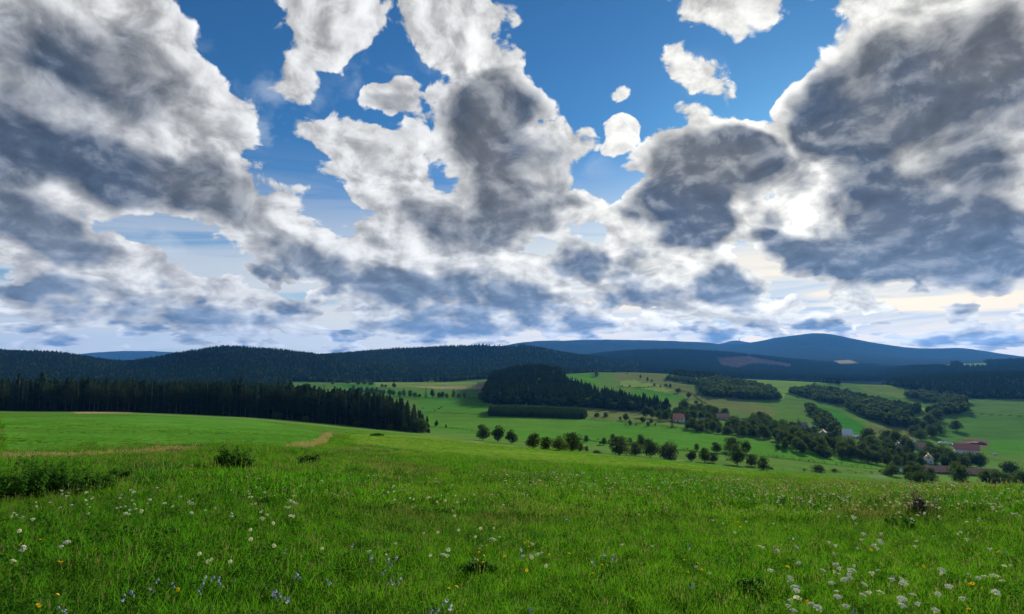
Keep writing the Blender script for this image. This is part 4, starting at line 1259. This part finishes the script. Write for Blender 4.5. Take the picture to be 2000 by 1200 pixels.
# ------------------------------------------------------------------ cattle
M_COW_D = plain_material('dark_hide', (.035, .028, .022), 0.8, 0.3, 2.0)
M_COW_W = plain_material('pale_hide', (.62, .58, .50), 0.8, 0.2, 2.0)
def cow_mesh(name, mat, graze):
    hz = 0.35 if graze else 1.45
    nodes = [(-.85, 0, 1.15, .30), (0, 0, 1.10, .38), (.75, 0, 1.15, .33), (1.15, 0, 1.2 if not graze else .85, .18), (1.55, 0, hz, .15), (1.82, 0, hz - .12, .09)]
    edges = [(0, 1), (1, 2), (2, 3), (3, 4), (4, 5)]
    for bx, par in ((-.85, 0), (.75, 2)):
        for s in (-1, 1):
            i = len(nodes)
            bend = -.06 if bx < 0 else .02
            nodes += [(bx, s * .22, .75, .13), (bx + bend, s * .22, .40, .075), (bx, s * .22, .02, .07)]
            edges += [(par, i), (i, i + 1), (i + 1, i + 2)]
    i = len(nodes)
    nodes += [(-1.17, 0, 1.25, .05), (-1.25, 0, .6, .04)]
    edges += [(0, i), (i, i + 1)]
    for s in (-1, 1):
        i = len(nodes); nodes += [(1.42, s * .24, hz + .1, .045)]; edges += [(4, i)]
    me = bpy.data.meshes.new(name + '_frame')
    me.from_pydata([n[:3] for n in nodes], edges, [])
    o = bpy.data.objects.new(name + '_tmp', me); COL.objects.link(o)
    md = o.modifiers.new('skin', 'SKIN'); 
    for k, n in enumerate(nodes):
        me.skin_vertices[0].data[k].radius = (n[3], n[3])
    me.skin_vertices[0].data[1].use_root = True
    o.modifiers.new('sub', 'SUBSURF').levels = 1
    dg = bpy.context.evaluated_depsgraph_get()
    out = bpy.data.meshes.new_from_object(o.evaluated_get(dg))
    bpy.data.objects.remove(o)
    out.materials.clear(); out.materials.append(mat)
    out.name = name
    return out
COW_DG, COW_D, COW_W = cow_mesh('cow_dark_grazing', M_COW_D, True), cow_mesh('cow_dark', M_COW_D, False), cow_mesh('cow_pale', M_COW_W, True)
for (px, py, me, rz, lab, grp) in ((826, 799, COW_DG, 0.3, 'dark cow in the green field beyond the end of the conifer wood', 'dark cows in the field'), (838, 799.5, COW_W, 2.8, 'pale cow grazing among the dark cattle', None),
                        (857, 800.5, COW_D, 0.2, 'dark cow in the green field beyond the end of the conifer wood', 'dark cows in the field'), (862, 797, COW_DG, 3.0, 'dark cow in the green field beyond the end of the conifer wood', 'dark cows in the field'), (849, 803, COW_DG, 1.2, 'dark cow in the green field beyond the end of the conifer wood', 'dark cows in the field')):
    x, Y, z = ground_at(px, py)
    o = link('cow', me, None, (x, Y, z - .05)); o.rotation_euler = (0, 0, rz); o.scale = (1.15,) * 3
    tag(o, lab, 'cow', grp)
# ------------------------------------------------------------------ meadow grass
g = np.random.default_rng(77)
M_BLADE = leaf_material('grass_blades', (.038, .145, .009), (.088, .245, .016), 0.44, (0.20, 0.47, 0.64, (.030, .105, .020)))
M_BLADE_Y = leaf_material('yellow_grass_blades', (.068, .185, .011), (.124, .268, .020), 0.44, (0.17, 0.50, 0.66, (.150, .165, .055)))
M_DRY = leaf_material('dry_grass', (.24, .20, .09), (.36, .31, .17), 0.35)
M_HERB = leaf_material('herb_leaves', (.035, .105, .014), (.075, .175, .024), 0.32)
M_SEED = leaf_material('grass_seed_heads', (.15, .145, .07), (.25, .23, .12), 0.3)

def blades(rng, n, r, h0, h1, wid, lean=0.45):
    """ribbons of three segments, bent outwards"""
    an = rng.random(n) * 6.283; rr = r * np.sqrt(rng.random(n))
    bx, by = np.cos(an) * rr, np.sin(an) * rr
    h = h0 + (h1 - h0) * rng.random(n)
    la = rng.random(n) * 6.283; ln = lean * h * (0.3 + rng.random(n))
    w = wid * (0.6 + 0.8 * rng.random(n))
    fa = rng.random(n) * 6.283
    sx, sy = np.cos(fa) * w / 2, np.sin(fa) * w / 2
    V, F = [], []
    for i in range(n):
        b = len(V)
        for f, ww in ((0.0, 0.8), (0.4, 1.0), (0.75, 0.7)):
            ox = bx[i] + math.cos(la[i]) * ln[i] * f * f; oy = by[i] + math.sin(la[i]) * ln[i] * f * f
            z = h[i] * (f - 0.18 * f * f) - 0.02
            V += [(ox - sx[i] * ww, oy - sy[i] * ww, z), (ox + sx[i] * ww, oy + sy[i] * ww, z)]
        V.append((bx[i] + math.cos(la[i]) * ln[i], by[i] + math.sin(la[i]) * ln[i], h[i] * 0.82))
        F += [(b, b + 1, b + 3, b + 2), (b + 2, b + 3, b + 5, b + 4), (b + 4, b + 5, b + 6)]
    return V, F

def clump(name, rng, n, r, h0, h1, wid, mat, lean=0.45, stalks=0, stalk_h=0.4, herbs=0, herb_size=0.025):
    V, F = blades(rng, n, r, h0, h1, wid, lean)
    idx = [0] * len(F)
    mats = [mat, M_SEED, M_HERB]
    for _ in range(stalks):
        an, q = rng.random() * 6.283, r * rng.random() ** .5
        x, y = math.cos(an) * q, math.sin(an) * q
        hh = stalk_h * (0.7 + 0.6 * rng.random()); lx, ly = rng.normal() * .12 * hh, rng.normal() * .12 * hh
        w = wid * 0.28
        b = len(V)
        V += [(x - w, y, 0), (x + w, y, 0), (x + lx + w, y + ly, hh), (x + lx - w, y + ly, hh)]
        F.append((b, b + 1, b + 2, b + 3)); idx.append(0)
        s = 0.016 + 0.02 * rng.random(); k = wid * 1.1
        b = len(V)
        for (ux, uy) in ((k, 0), (0, k)):
            b = len(V)
            V += [(x + lx * .97, y + ly * .97, hh - s), (x + lx + ux, y + ly + uy, hh + s * .2), (x + lx * 1.05, y + ly * 1.05, hh + s * 1.6), (x + lx - ux, y + ly - uy, hh + s * .2)]
            F.append((b, b + 1, b + 2, b + 3)); idx.append(1)
    if herbs:
        an = rng.random(herbs) * 6.283; q = r * np.sqrt(rng.random(herbs))
        c = np.stack([np.cos(an) * q, np.sin(an) * q, h0 * 0.5 + (h1 * .85 - h0 * .5) * rng.random(herbs)], 1)
        nn = np.stack([rng.normal(size=herbs) * .5, rng.normal(size=herbs) * .5, np.ones(herbs)], 1)
        nn /= np.linalg.norm(nn, axis=1, keepdims=True)
        LV, LF = leaf_quads(c, nn, herb_size * (.6 + .8 * rng.random(herbs)), rng, .55, .4)
        k = len(V)
        V += [tuple(v) for v in LV]; F += [tuple(i + k for i in f) for f in LF]; idx += [2] * len(LF)
    return mesh_from(name, V, F, mats, False, idx)

near = proto_collection('grass_near', [
    clump('grass_a', g, 40, .13, .06, .165, .0046, M_BLADE),
    clump('grass_b', g, 36, .12, .06, .20, .0050, M_BLADE_Y, .55),
    clump('grass_c', g, 32, .14, .05, .15, .0052, M_BLADE, .6, 0, 0, 16, .020),
    clump('grass_d', g, 30, .13, .06, .17, .0045, M_BLADE_Y, .5, 3, .24),
    clump('grass_e', g, 14, .14, .05, .13, .0060, M_BLADE, .5, 0, 0, 42, .021),
    clump('grass_f', g, 26, .10, .10, .27, .0060, M_BLADE, .5),
])
mid = proto_collection('grass_mid', [
    clump('sward_a', g, 60, .28, .07, .19, .011, M_BLADE),
    clump('sward_b', g, 56, .28, .08, .22, .012, M_BLADE_Y, .55),
    clump('sward_c', g, 44, .28, .07, .18, .011, M_BLADE, .5, 0, 0, 40, .026),
    clump('sward_d', g, 40, .28, .08, .20, .010, M_BLADE_Y, .5, 5, .22),
    clump('sward_e', g, 50, .24, .12, .30, .014, M_BLADE, .5),
])
broad = proto_collection('grass_far', [
    clump('turf_a', g, 110, .75, .07, .18, .026, M_BLADE),
    clump('turf_b', g, 100, .75, .08, .20, .028, M_BLADE_Y, .55),
    clump('turf_c', g, 90, .75, .08, .20, .026, M_BLADE_Y, .5, 7, .2),
    clump('turf_d', g, 100, .60, .12, .27, .028, M_BLADE, .5),
])
dry = proto_collection('grass_dry', [
    clump('dry_a', g, 60, .30, .08, .22, .012, M_DRY, .7),
    clump('dry_b', g, 50, .30, .06, .20, .012, M_DRY, .9),
])
STRAW_POLYS = [FIELDS[2][0], FIELDS[3][0]]
def grass_zone(name, coll, nproto, weights_fn, y0, y1, spacing, label, smin=.8, smax=1.3):
    x, y = fan_points(-600, 2600, y0, y1, spacing, g)
    z, qx, qy = with_pixels(x, y)
    n = len(x)
    lush = fbm(x, y, 5.0 if y1 < 40 else 18.0, 3)
    bare = np.zeros(n, bool)
    for p in STRAW_POLYS:
        bare |= in_poly(qx, qy, p)
    mown = in_poly(qx, qy, FIELDS[0][0]) | in_poly(qx, qy, FIELDS[1][0])
    k = (~bare | (g.random(n) < 0.06)) & (~mown | (g.random(n) < 0.3))
    x, y, z, lush = x[k], y[k], z[k], lush[k]
    n = len(x)
    idx = weights_fn(n, lush)
    s = (smin + (smax - smin) * g.random(n)) * (1.0 + 0.55 * np.clip(lush, -.6, .6))
    s = s * np.where(mown[k], .45, 1.0)
    sc = np.stack([s * .95, s * .95, s], 1)
    o = scatter(name, coll, np.stack([x, y, z], 1), sc, zrot(n, g, .10), idx)
    return tag(o, label, 'grass', kind='stuff')
def pick(probs_low, probs_high):
    lo, hi = np.cumsum(probs_low), np.cumsum(probs_high)
    def f(n, lush):
        u = g.random(n); t = np.clip(lush * 1.6 + .5, 0, 1)
        c = lo[None] * (1 - t[:, None]) + hi[None] * t[:, None]
        return np.minimum((u[:, None] > c).sum(1), len(probs_low) - 1)
    return f
grass_zone('meadow_grass', near, 6, pick([.22, .30, .12, .24, .10, .02], [.34, .10, .18, .04, .20, .14]), 4.0, 11.5, .090, 'short green meadow grass with clover in the foreground')
grass_zone('meadow_grass', mid, 5, pick([.22, .34, .14, .28, .02], [.40, .14, .26, .06, .14]), 11.0, 30.0, .185, 'meadow grass in the middle of the flowery slope')
grass_zone('meadow_grass', broad, 4, pick([.26, .40, .32, .02], [.50, .26, .12, .12]), 29.0, 90.0, .46, 'meadow grass far down the flowery slope', .4, .75)
grass_zone('meadow_grass', broad, 4, pick([.4, .5, .08, .02], [.56, .36, .02, .06]), 88.0, 300.0, 1.75, 'thin grass tufts on the lower meadow', .3, .6)
# dry, trodden bands
P = []
for poly in STRAW_POLYS:
    x, y = fan_points(0, 660, 12, 90, .16, g)
    z, qx, qy = with_pixels(x, y)
    k = in_poly(qx, qy + 2 * vnoise(x, y, 1.5) * 6, poly) & (vnoise(x, y, 2.5) > -.30)
    P.append(np.stack([x[k], y[k], z[k]], 1))
P = np.concatenate(P)
tag(scatter('dry_grass', dry, P, .6 + .5 * g.random(len(P)), zrot(len(P), g, .2), g.integers(0, 2, len(P))), 'straw coloured dry grass along the trodden band on the left', 'grass', kind='stuff')

# ------------------------------------------------------------------ weed clumps
M_NETTLE = leaf_material('nettle_leaves', (.036, .110, .018), (.075, .180, .030), 0.38)
M_THISTLE = leaf_material('withered_thistle', (.10, .09, .08), (.17, .15, .13), 0.3)
def weed_mesh(name, rng, w, h, n_stem, mat, leaf=.045, per=34):
    V, F = [], []
    C, N, S = [], [], []
    for k in range(n_stem):
        an = rng.random() * 6.283; q = (w / 2) * rng.random() ** .55
        x, y = math.cos(an) * q, math.sin(an) * q * .7
        hh = h * (1.0 - .55 * (q / (w / 2)) ** 2) * (.55 + .55 * rng.random())
        lx, ly = math.cos(an) * hh * .22 + rng.normal() * .05, math.sin(an) * hh * .22 + rng.normal() * .05
        tube(V, F, [(x, y, -.03), (x + lx * .4, y + ly * .4, hh * .5), (x + lx, y + ly, hh)], [.006, .005, .002], 4)
        f = rng.random(per) ** .8
        a2 = rng.random(per) * 6.283; o = leaf * (.8 + .9 * rng.random(per)) * (1.3 - .7 * f)
        c = np.stack([x + lx * f * f + np.cos(a2) * o, y + ly * f * f + np.sin(a2) * o, hh * (.06 + .94 * f)], 1)
        nn = np.stack([np.cos(a2) * .5 + rng.normal(size=per) * .35, np.sin(a2) * .5 + rng.normal(size=per) * .35, .8 + 0 * f], 1)
        nn /= np.linalg.norm(nn, axis=1, keepdims=True)
        C.append(c); N.append(nn); S.append(leaf * (.6 + .7 * rng.random(per)) * (1.2 - .55 * f))
    LV, LF = leaf_quads(np.concatenate(C), np.concatenate(N), np.concatenate(S), rng, .5, .35)
    return mesh_from(name + '_stems', V, F, [mat]), mesh_from(name + '_foliage', LV, LF, [mat])
def weed(px, base, wpx, hpx, stems, label, mat=None, name='nettle_clump', leaf=None, group=None):
    x, Y, z = ground_at(px, base)
    W, H = wpx / FOCAL * Y, 1.3 * hpx / FOCAL * Y
    st, fo = weed_mesh(name, g, W, H, stems, mat or M_NETTLE, leaf or 0.045 * max(1.0, Y / 13))
    root = empty(name, (x, Y, z), 0.0)
    link('stems', st, root); link('foliage', fo, root)
    tag(root, label, 'weeds', group)
weed(20, 978, 130, 62, 60, 'broadest dark nettle clump at the edge of the flowery slope')
weed(88, 968, 70, 62, 34, 'nettle clump beside the broadest one, with a tall spire rising from it')
weed(80, 966, 14, 66, 5, 'thin tall nettle spire rising out of the nettle clumps', name='nettle_spire')
weed(140, 968, 110, 50, 50, 'bushy dark nettle clump with purplish tops next to the tall spire')
weed(195, 962, 60, 30, 22, 'low nettle fringe trailing off from the bushy clumps')
weed(233, 942, 42, 24, 24, 'small dark weed clump at the end of the nettle patch')
weed(285, 950, 70, 18, 22, 'low green herb tuft beyond the nettle patch')
weed(456, 921, 66, 40, 60, 'dome shaped dark weed shrub standing alone on the slope', name='weed_shrub')
weed(604, 910, 38, 20, 26, 'small weed tuft near the trodden path bend', name='weed_tuft')
weed(806, 906, 26, 8, 12, 'flat dark weed tuft on the open slope', name='weed_tuft')
weed(737, 851, 14, 4, 10, 'low dark tuft just in front of the conifer wood', name='weed_tuft')
weed(1800, 1006, 40, 42, 16, 'withered grey purple thistle clump among white flowers on the crest', M_THISTLE, 'thistle_clump')
for (px, py, w, h) in ((640, 1010, 30, 10), (980, 935, 20, 5), (1150, 917, 60, 5), (420, 1012, 40, 10), (760, 965, 26, 8), (1180, 985, 26, 14), (1760, 1030, 44, 18), (940, 1125, 60, 22), (1480, 1160, 50, 24)):
    weed(px, py, w, h, 14, 'dark green herb tuft sunk in the meadow grass', name='herb_tuft', group='dark herb tufts in the meadow')

# ------------------------------------------------------------------ flowers
M_STEM = leaf_material('flower_stems', (.06, .11, .02), (.10, .16, .035), 0.2)
M_WHITE = leaf_material('white_florets', (.66, .66, .56), (.80, .80, .72), 0.25)
M_CLOCK = leaf_material('seed_down', (.62, .62, .56), (.74, .74, .68), 0.5)
M_YELLOW = leaf_material('yellow_petals', (.72, .42, .012), (.80, .58, .03), 0.3)
M_BLUE = leaf_material('blue_petals', (.32, .33, .62), (.46, .46, .74), 0.35)
def stem_mesh(name, h, lx, ly, leaves=0, rad=.0028):
    V, F = [], []
    tube(V, F, [(0, 0, -.02), (lx * .35, ly * .35, h * .5), (lx, ly, h)], [rad * 1.3, rad, rad * .8], 4)
    k = 0
    C, N = [], []
    for i in range(leaves):
        f = .15 + .6 * i / max(leaves, 1); a = i * 2.4
        C.append((lx * f * f + math.cos(a) * .03, ly * f * f + math.sin(a) * .03, h * f)); N.append((-math.cos(a) * .4, -math.sin(a) * .4, .8))
    if leaves:
        N = np.array(N); N /= np.linalg.norm(N, axis=1, keepdims=True)
        LV, LF = leaf_quads(np.array(C), N, np.full(leaves, .035), g, .22, .5)
        k = len(V); V += [Vector(v) for v in LV]; F += [tuple(i + k for i in f) for f in LF]
    return mesh_from(name, V, F, [M_STEM])
def disc(V, F, c, n, r, sides=6):
    n = Vector(n).normalized(); s = n.cross(Vector((0.3, 1, 0.2))).normalized(); w = n.cross(s)
    b = len(V); V.append(Vector(c) + n * r * .35)
    for j in range(sides):
        a = 2 * math.pi * j / sides
        V.append(Vector(c) + s * math.cos(a) * r + w * math.sin(a) * r)
    for j in range(sides):
        F.append((b, b + 1 + j, b + 1 + (j + 1) % sides))
def umbel(name, R_, n):
    V, F = [], []
    for i in range(n):
        q = R_ * math.sqrt((i + .5) / n); a = i * 2.4 + g.normal() * .2
        zz = .012 * (1 - (q / R_) ** 2) + g.normal() * .002
        disc(V, F, (math.cos(a) * q, math.sin(a) * q, zz), (g.normal() * .25, g.normal() * .25, 1), R_ * .25, 6)
    for i in range(6):   # rays under the umbel
        a = i * 1.05
        b = len(V); k = R_ * .7
        V += [Vector((0, 0, -.035)), Vector((math.cos(a) * k - .002, math.sin(a) * k, .002)), Vector((math.cos(a) * k + .002, math.sin(a) * k, .002))]
        F.append((b, b + 1, b + 2))
    return mesh_from(name, V, F, [M_WHITE])
def clock(name, R_):
    V, F = [], []
    n = 130
    for i in range(n):
        zz = 1 - 2 * (i + .5) / n; a = i * 2.39996; q = math.sqrt(1 - zz * zz)
        d = Vector((q * math.cos(a), q * math.sin(a), zz))
        disc(V, F, d * R_ * .93, d, R_ * .2, 5)
    return mesh_from(name, V, F, [M_CLOCK])
def daisy(name, R_, petals=16):
    V, F = [], []
    for ring, (rr, up) in enumerate(((1.0, .12), (.72, .35), (.4, .6))):
        for i in range(petals):
            a = 2 * math.pi * (i + .5 * ring) / petals; da = math.pi / petals * .95
            b = len(V)
            for (q, o) in ((.15, 0), (.7, -da), (1.0, 0), (.7, da)):
                V.append(Vector((math.cos(a + o) * q * rr * R_, math.sin(a + o) * q * rr * R_, up * R_ * q * .8)))
            F.append((b, b + 1, b + 2, b + 3))
    return mesh_from(name, V, F, [M_YELLOW])
def bell(name, R_):
    V, F = [], []
    prof = [(.15, 0), (.55, -.25), (.7, -.9), (.85, -1.3), (1.15, -1.6)]
    sides = 10
    for (r, zz) in prof:
        for j in range(sides):
            a = 2 * math.pi * j / sides
            k = 1.0 if zz > -1.4 else (1.12 if j % 2 else .86)
            V.append(Vector((math.cos(a) * r * R_ * k, math.sin(a) * r * R_ * k, zz * R_)))
    for i in range(len(prof) - 1):
        for j in range(sides):
            F.append((i * sides + j, i * sides + (j + 1) % sides, (i + 1) * sides + (j + 1) % sides, (i + 1) * sides + j))
    return mesh_from(name, V, F, [M_BLUE])
UMB = [umbel('umbel%d' % i, r, 26) for i, r in enumerate((.033, .028, .038))]
CLK = [clock('seed_head%d' % i, r) for i, r in enumerate((.022, .019))]
DAI = [daisy('yellow_head%d' % i, r) for i, r in enumerate((.022, .018))]
BEL = [bell('bell%d' % i, r) for i, r in enumerate((.012, .014))]
STM = [stem_mesh('stem%d' % i, 1.0, lx, ly, lv) for i, (lx, ly, lv) in enumerate(((.10, .05, 6), (-.08, .06, 5), (.04, -.1, 0), (-.1, -.04, 0)))]
STEM_TIP = [(.10, .05), (-.08, .06), (.04, -.1), (-.1, -.04)]

def flower_spot(px, py, h):
    Y = ground_at(px, min(py + 30, 1320))[1]
    for _ in range(6):
        x, Y, z = ground_at(px, py + h * FOCAL / Y)
    return x, Y, z
MARKS = [(80, 985, 'nettle patch'), (456, 930, 'lone weed shrub'), (640, 1015, 'flat herb tuft below the weed shrub'), (940, 1120, 'largest dark herb tuft'), (1180, 985, 'herb tuft amid the slope'), (1480, 1160, 'dark herb tuft amid the largest white flowers'), (1800, 1000, 'withered thistle'),
         (1150, 930, 'edge of the mown strip'), (1500, 950, 'last row of trees'), (1950, 960, 'crest hedge'), (420, 1015, 'herb tuft below the nettles'), (1760, 1040, 'green herbs below the thistle')]
def flower(name, px, py, h, head_name, heads, si, label, group, cat='flower', tilt=.25, k=1.0):
    label = label + ' near the ' + min(MARKS, key=lambda q: (q[0] - px) ** 2 + 4 * (q[1] - py) ** 2)[2]
    x, Y, z = flower_spot(px, py, h)
    root = empty(name, (x, Y, z), g.random() * 6.28)
    st = link('stem', STM[si], root); st.scale = (h, h, h)
    tx, ty = STEM_TIP[si][0] * h, STEM_TIP[si][1] * h
    for (me, ox, oy, oz) in heads:
        o = link(head_name, me, root, (tx + ox, ty + oy, h + oz))
        o.rotation_euler = (g.normal() * tilt, g.normal() * tilt, g.random() * 6.28); o.scale = (k, k, k)
    return tag(root, label, cat, group)
def zoomed(ox, oy, s, pts):
    return [(ox + a / s, oy + b / s) for a, b in pts]
YARROW = zoomed(1500, 900, 4, [(520, 820), (695, 840), (705, 885), (825, 895), (680, 935), (485, 968), (965, 940), (1055, 945), (1055, 980), (750, 995), (800, 1040), (235, 1015), (235, 1045), (525, 1030),
    (925, 1065), (1120, 1075), (1080, 1115), (1320, 1062), (1435, 995), (1465, 1008), (1725, 922), (1520, 1098), (1210, 1150), (600, 1150), (275, 1100), (350, 1150), (375, 1160), (1325, 1180), (140, 1145), (1815, 1045),
    (70, 720), (100, 722), (885, 628), (745, 625), (870, 578), (740, 578), (820, 668), (705, 695), (415, 880), (230, 820), (175, 920), (575, 1082), (1065, 1165), (660, 920), (820, 1050), (250, 690), (520, 885), (1355, 875)])
YARROW += zoomed(0, 850, 10 / 3, [(75, 515), (80, 533), (150, 540), (220, 555), (145, 733), (440, 703), (370, 740), (95, 826), (1880, 432), (1925, 450), (1870, 475), (1880, 533), (795, 515), (845, 495), (910, 495), (910, 510), (1215, 440), (1240, 515), (435, 400), (405, 390), (560, 380)])
YARROW += zoomed(500, 900, 4, [(255, 320), (315, 340), (245, 372), (255, 440)])
near_n = len(YARROW)
def rand_band(n, px0, px1, f0, f1, bias=1.0):
    out = []
    for _ in range(n):
        px = g.uniform(px0, px1)
        out.append((px, f0(px) + (f1(px) - f0(px)) * g.random() ** bias))
    return out
crest = lambda px: float(np.interp(px, [900, 1000, 1500, 1740, 2000], [935, 925, 935, 944, 954]))
YARROW += rand_band(95, 1480, 1995, lambda p: crest(p) + 2, lambda p: crest(p) + 75, 1.3)
YARROW += rand_band(45, 1000, 1500, lambda p: crest(p), lambda p: crest(p) + 45, 1.2)
YARROW += rand_band(30, 1350, 1990, lambda p: 1010.0, lambda p: 1130.0)
YARROW += rand_band(20, 700, 1400, lambda p: 985.0, lambda p: 1090.0)
for i, (px, py) in enumerate(YARROW):
    hd = [(UMB[i % 3], 0, 0, 0)]
    if i % 4 == 0:
        hd.append((UMB[(i + 1) % 3], .045, .02, -.02))
    lab, grp = (('%s small white flower umbel' % ('double' if i % 4 == 0 else 'single'), 'white flowers of the meadow') if i >= near_n else
                ('%s broad white flower umbel' % ('double' if i % 4 == 0 else 'single'), 'large white flowers of the foreground'))
    flower('yarrow_plant', px, py, g.uniform(.20, .30), 'flower_head', hd, i % 2, lab, grp, k=g.uniform(.42, .78) if i >= near_n else g.uniform(.65, .92))
CLOCKS = zoomed(500, 900, 4, [(35, 470), (125, 500), (520, 710), (150, 680), (1545, 443), (1590, 558), (1435, 578), (1730, 615), (1740, 545), (1850, 540), (1085, 250), (1550, 285), (1700, 278), (1620, 315), (1575, 338), (1235, 315), (1360, 295), (1330, 300), (1205, 305), (1455, 280), (1020, 258), (1360, 768), (1080, 315), (1415, 335), (1470, 325)])
CLOCKS += zoomed(0, 850, 10 / 3, [(1500, 840), (1350, 850), (1375, 825), (1695, 555), (1770, 590), (1635, 690), (1615, 630), (125, 640), (1790, 735), (1285, 800)]) + zoomed(1000, 900, 4, [(1735, 572), (140, 775), (283, 843), (640, 290), (755, 160), (740, 190)])
for i, (px, py) in enumerate(CLOCKS):
    flower('dandelion_clock', px, py, g.uniform(.18, .26), 'seed_head', [(CLK[i % 2], 0, 0, .012)], 2 + i % 2, 'round fluffy white seed head', 'fluffy seed heads in the meadow', k=g.uniform(.85, 1.1))
YELLOW = zoomed(500, 900, 4, [(1795, 670), (1735, 720), (1785, 750), (1775, 800), (1715, 790), (1945, 755), (1550, 1010), (1500, 1020)])
YELLOW += zoomed(1000, 900, 4, [(110, 648), (130, 642), (145, 685), (275, 745), (455, 738), (815, 750), (695, 830), (648, 905), (1340, 795), (1465, 815), (1495, 865), (1365, 880), (130, 868), (940, 1085), (1755, 490), (1780, 520), (1775, 488)])
YELLOW += zoomed(1500, 900, 4, [(1575, 915), (1585, 970), (1600, 985), (340, 1125), (1550, 1175), (980, 742), (825, 712), (1050, 915), (1710, 1020), (170, 850), (1605, 712), (1810, 722), (1245, 840)])
YELLOW += zoomed(0, 850, 10 / 3, [(355, 840), (375, 838), (372, 1060), (1132, 1020), (240, 1135), (270, 690), (105, 722), (620, 760)])
for i, (px, py) in enumerate(YELLOW):
    flower('yellow_hawkbit', px, py, g.uniform(.16, .26), 'flower_head', [(DAI[i % 2], 0, 0, 0)], 2 + i % 2, 'bright yellow many petalled flower', 'yellow flowers in the meadow', tilt=.5, k=g.uniform(.8, 1.1))
BLUES = zoomed(0, 850, 10 / 3, [(1345, 928), (1370, 930), (1325, 970), (1300, 1015), (1425, 935), (1440, 970), (1120, 965), (870, 1025), (820, 1045), (995, 1000), (1770, 1025), (1800, 1045), (1860, 1070), (390, 1130), (395, 1150), (1010, 945), (1930, 910)])
BLUES += zoomed(500, 900, 4, [(890, 748), (910, 768), (1040, 820), (1000, 872), (1068, 940), (1138, 933), (1475, 1100), (1530, 1150), (1365, 1165), (1410, 1185), (120, 1030), (160, 1055), (235, 1085), (315, 890), (215, 700), (1720, 775), (1085, 755), (1045, 765), (745, 650), (555, 930)])
BLUES += zoomed(1000, 900, 4, [(718, 735), (795, 740), (802, 770), (637, 788), (1405, 968), (1402, 668), (145, 1155), (415, 440), (440, 455), (60, 742), (80, 690)]) + zoomed(1500, 900, 4, [(205, 598), (970, 915), (645, 1168), (1590, 885), (1840, 700)])
for i, (px, py) in enumerate(BLUES):
    flower('bellflower', px, py, g.uniform(.16, .24), 'flower_bell', [(BEL[i % 2], 0, 0, 0), (BEL[(i + 1) % 2], .018, .010, -.03)], 2 + i % 2, 'nodding violet blue bellflower', 'blue bellflowers in the meadow', tilt=.45, k=g.uniform(.7, 1.05))
# the many more white umbels farther off
spec = []
far_umb = proto_collection('far_umbels', UMB)
pts = rand_band(420, 1400, 2060, lambda p: crest(p) + 1, lambda p: crest(p) + 60, 1.8) + rand_band(300, 980, 1500, lambda p: crest(p) - 4, lambda p: crest(p) + 36, 1.4) + rand_band(70, 480, 1000, lambda p: 925.0, lambda p: 985.0) + rand_band(50, 60, 560, lambda p: 970.0, lambda p: 1030.0)
P3 = []
SV, SF = [], []
for (px, py) in pts:
    h = g.uniform(.20, .34)
    x, Y, z = ground_at(px, py + h * FOCAL / 22.0)
    P3.append((x, Y, z + h))
    tube(SV, SF, [(x, Y, z), (x, Y, z + h)], [.003, .002], 3)
P3 = np.array(P3)
tag(scatter('distant_white_flowers', far_umb, P3, g.uniform(.4, .75, len(P3)), zrot(len(P3), g, .25), g.integers(0, 3, len(P3))), 'countless white flower umbels towards the crest of the meadow', 'flowers', kind='stuff')
tag(link('distant_flower_stems', mesh_from('distant_flower_stems', SV, SF, [M_STEM])), 'thin stems under the far white umbels', 'stems', kind='stuff')
# ------------------------------------------------------------------ air
hz = bpy.data.materials.new('air'); hz.use_nodes = True
hz.node_tree.nodes.clear(); t = NT(hz.node_tree)
pv = t.n('ShaderNodeVolumePrincipled')
pv.inputs['Color'].default_value = (0.09, 0.37, 1.0, 1)
pv.inputs['Density'].default_value = 2.8e-5
pv.inputs['Anisotropy'].default_value = 0.2
om = t.n('ShaderNodeOutputMaterial'); t.put(om.inputs['Volume'], pv.outputs[0])
V, F = [], []
box(V, F, -46000, 46000, -70, 15000, float(ZZ.min()) - 1.0, 480.0)
hobj = link('haze', mesh_from('haze', V, F, [hz]))
tag(hobj, kind='stuff')
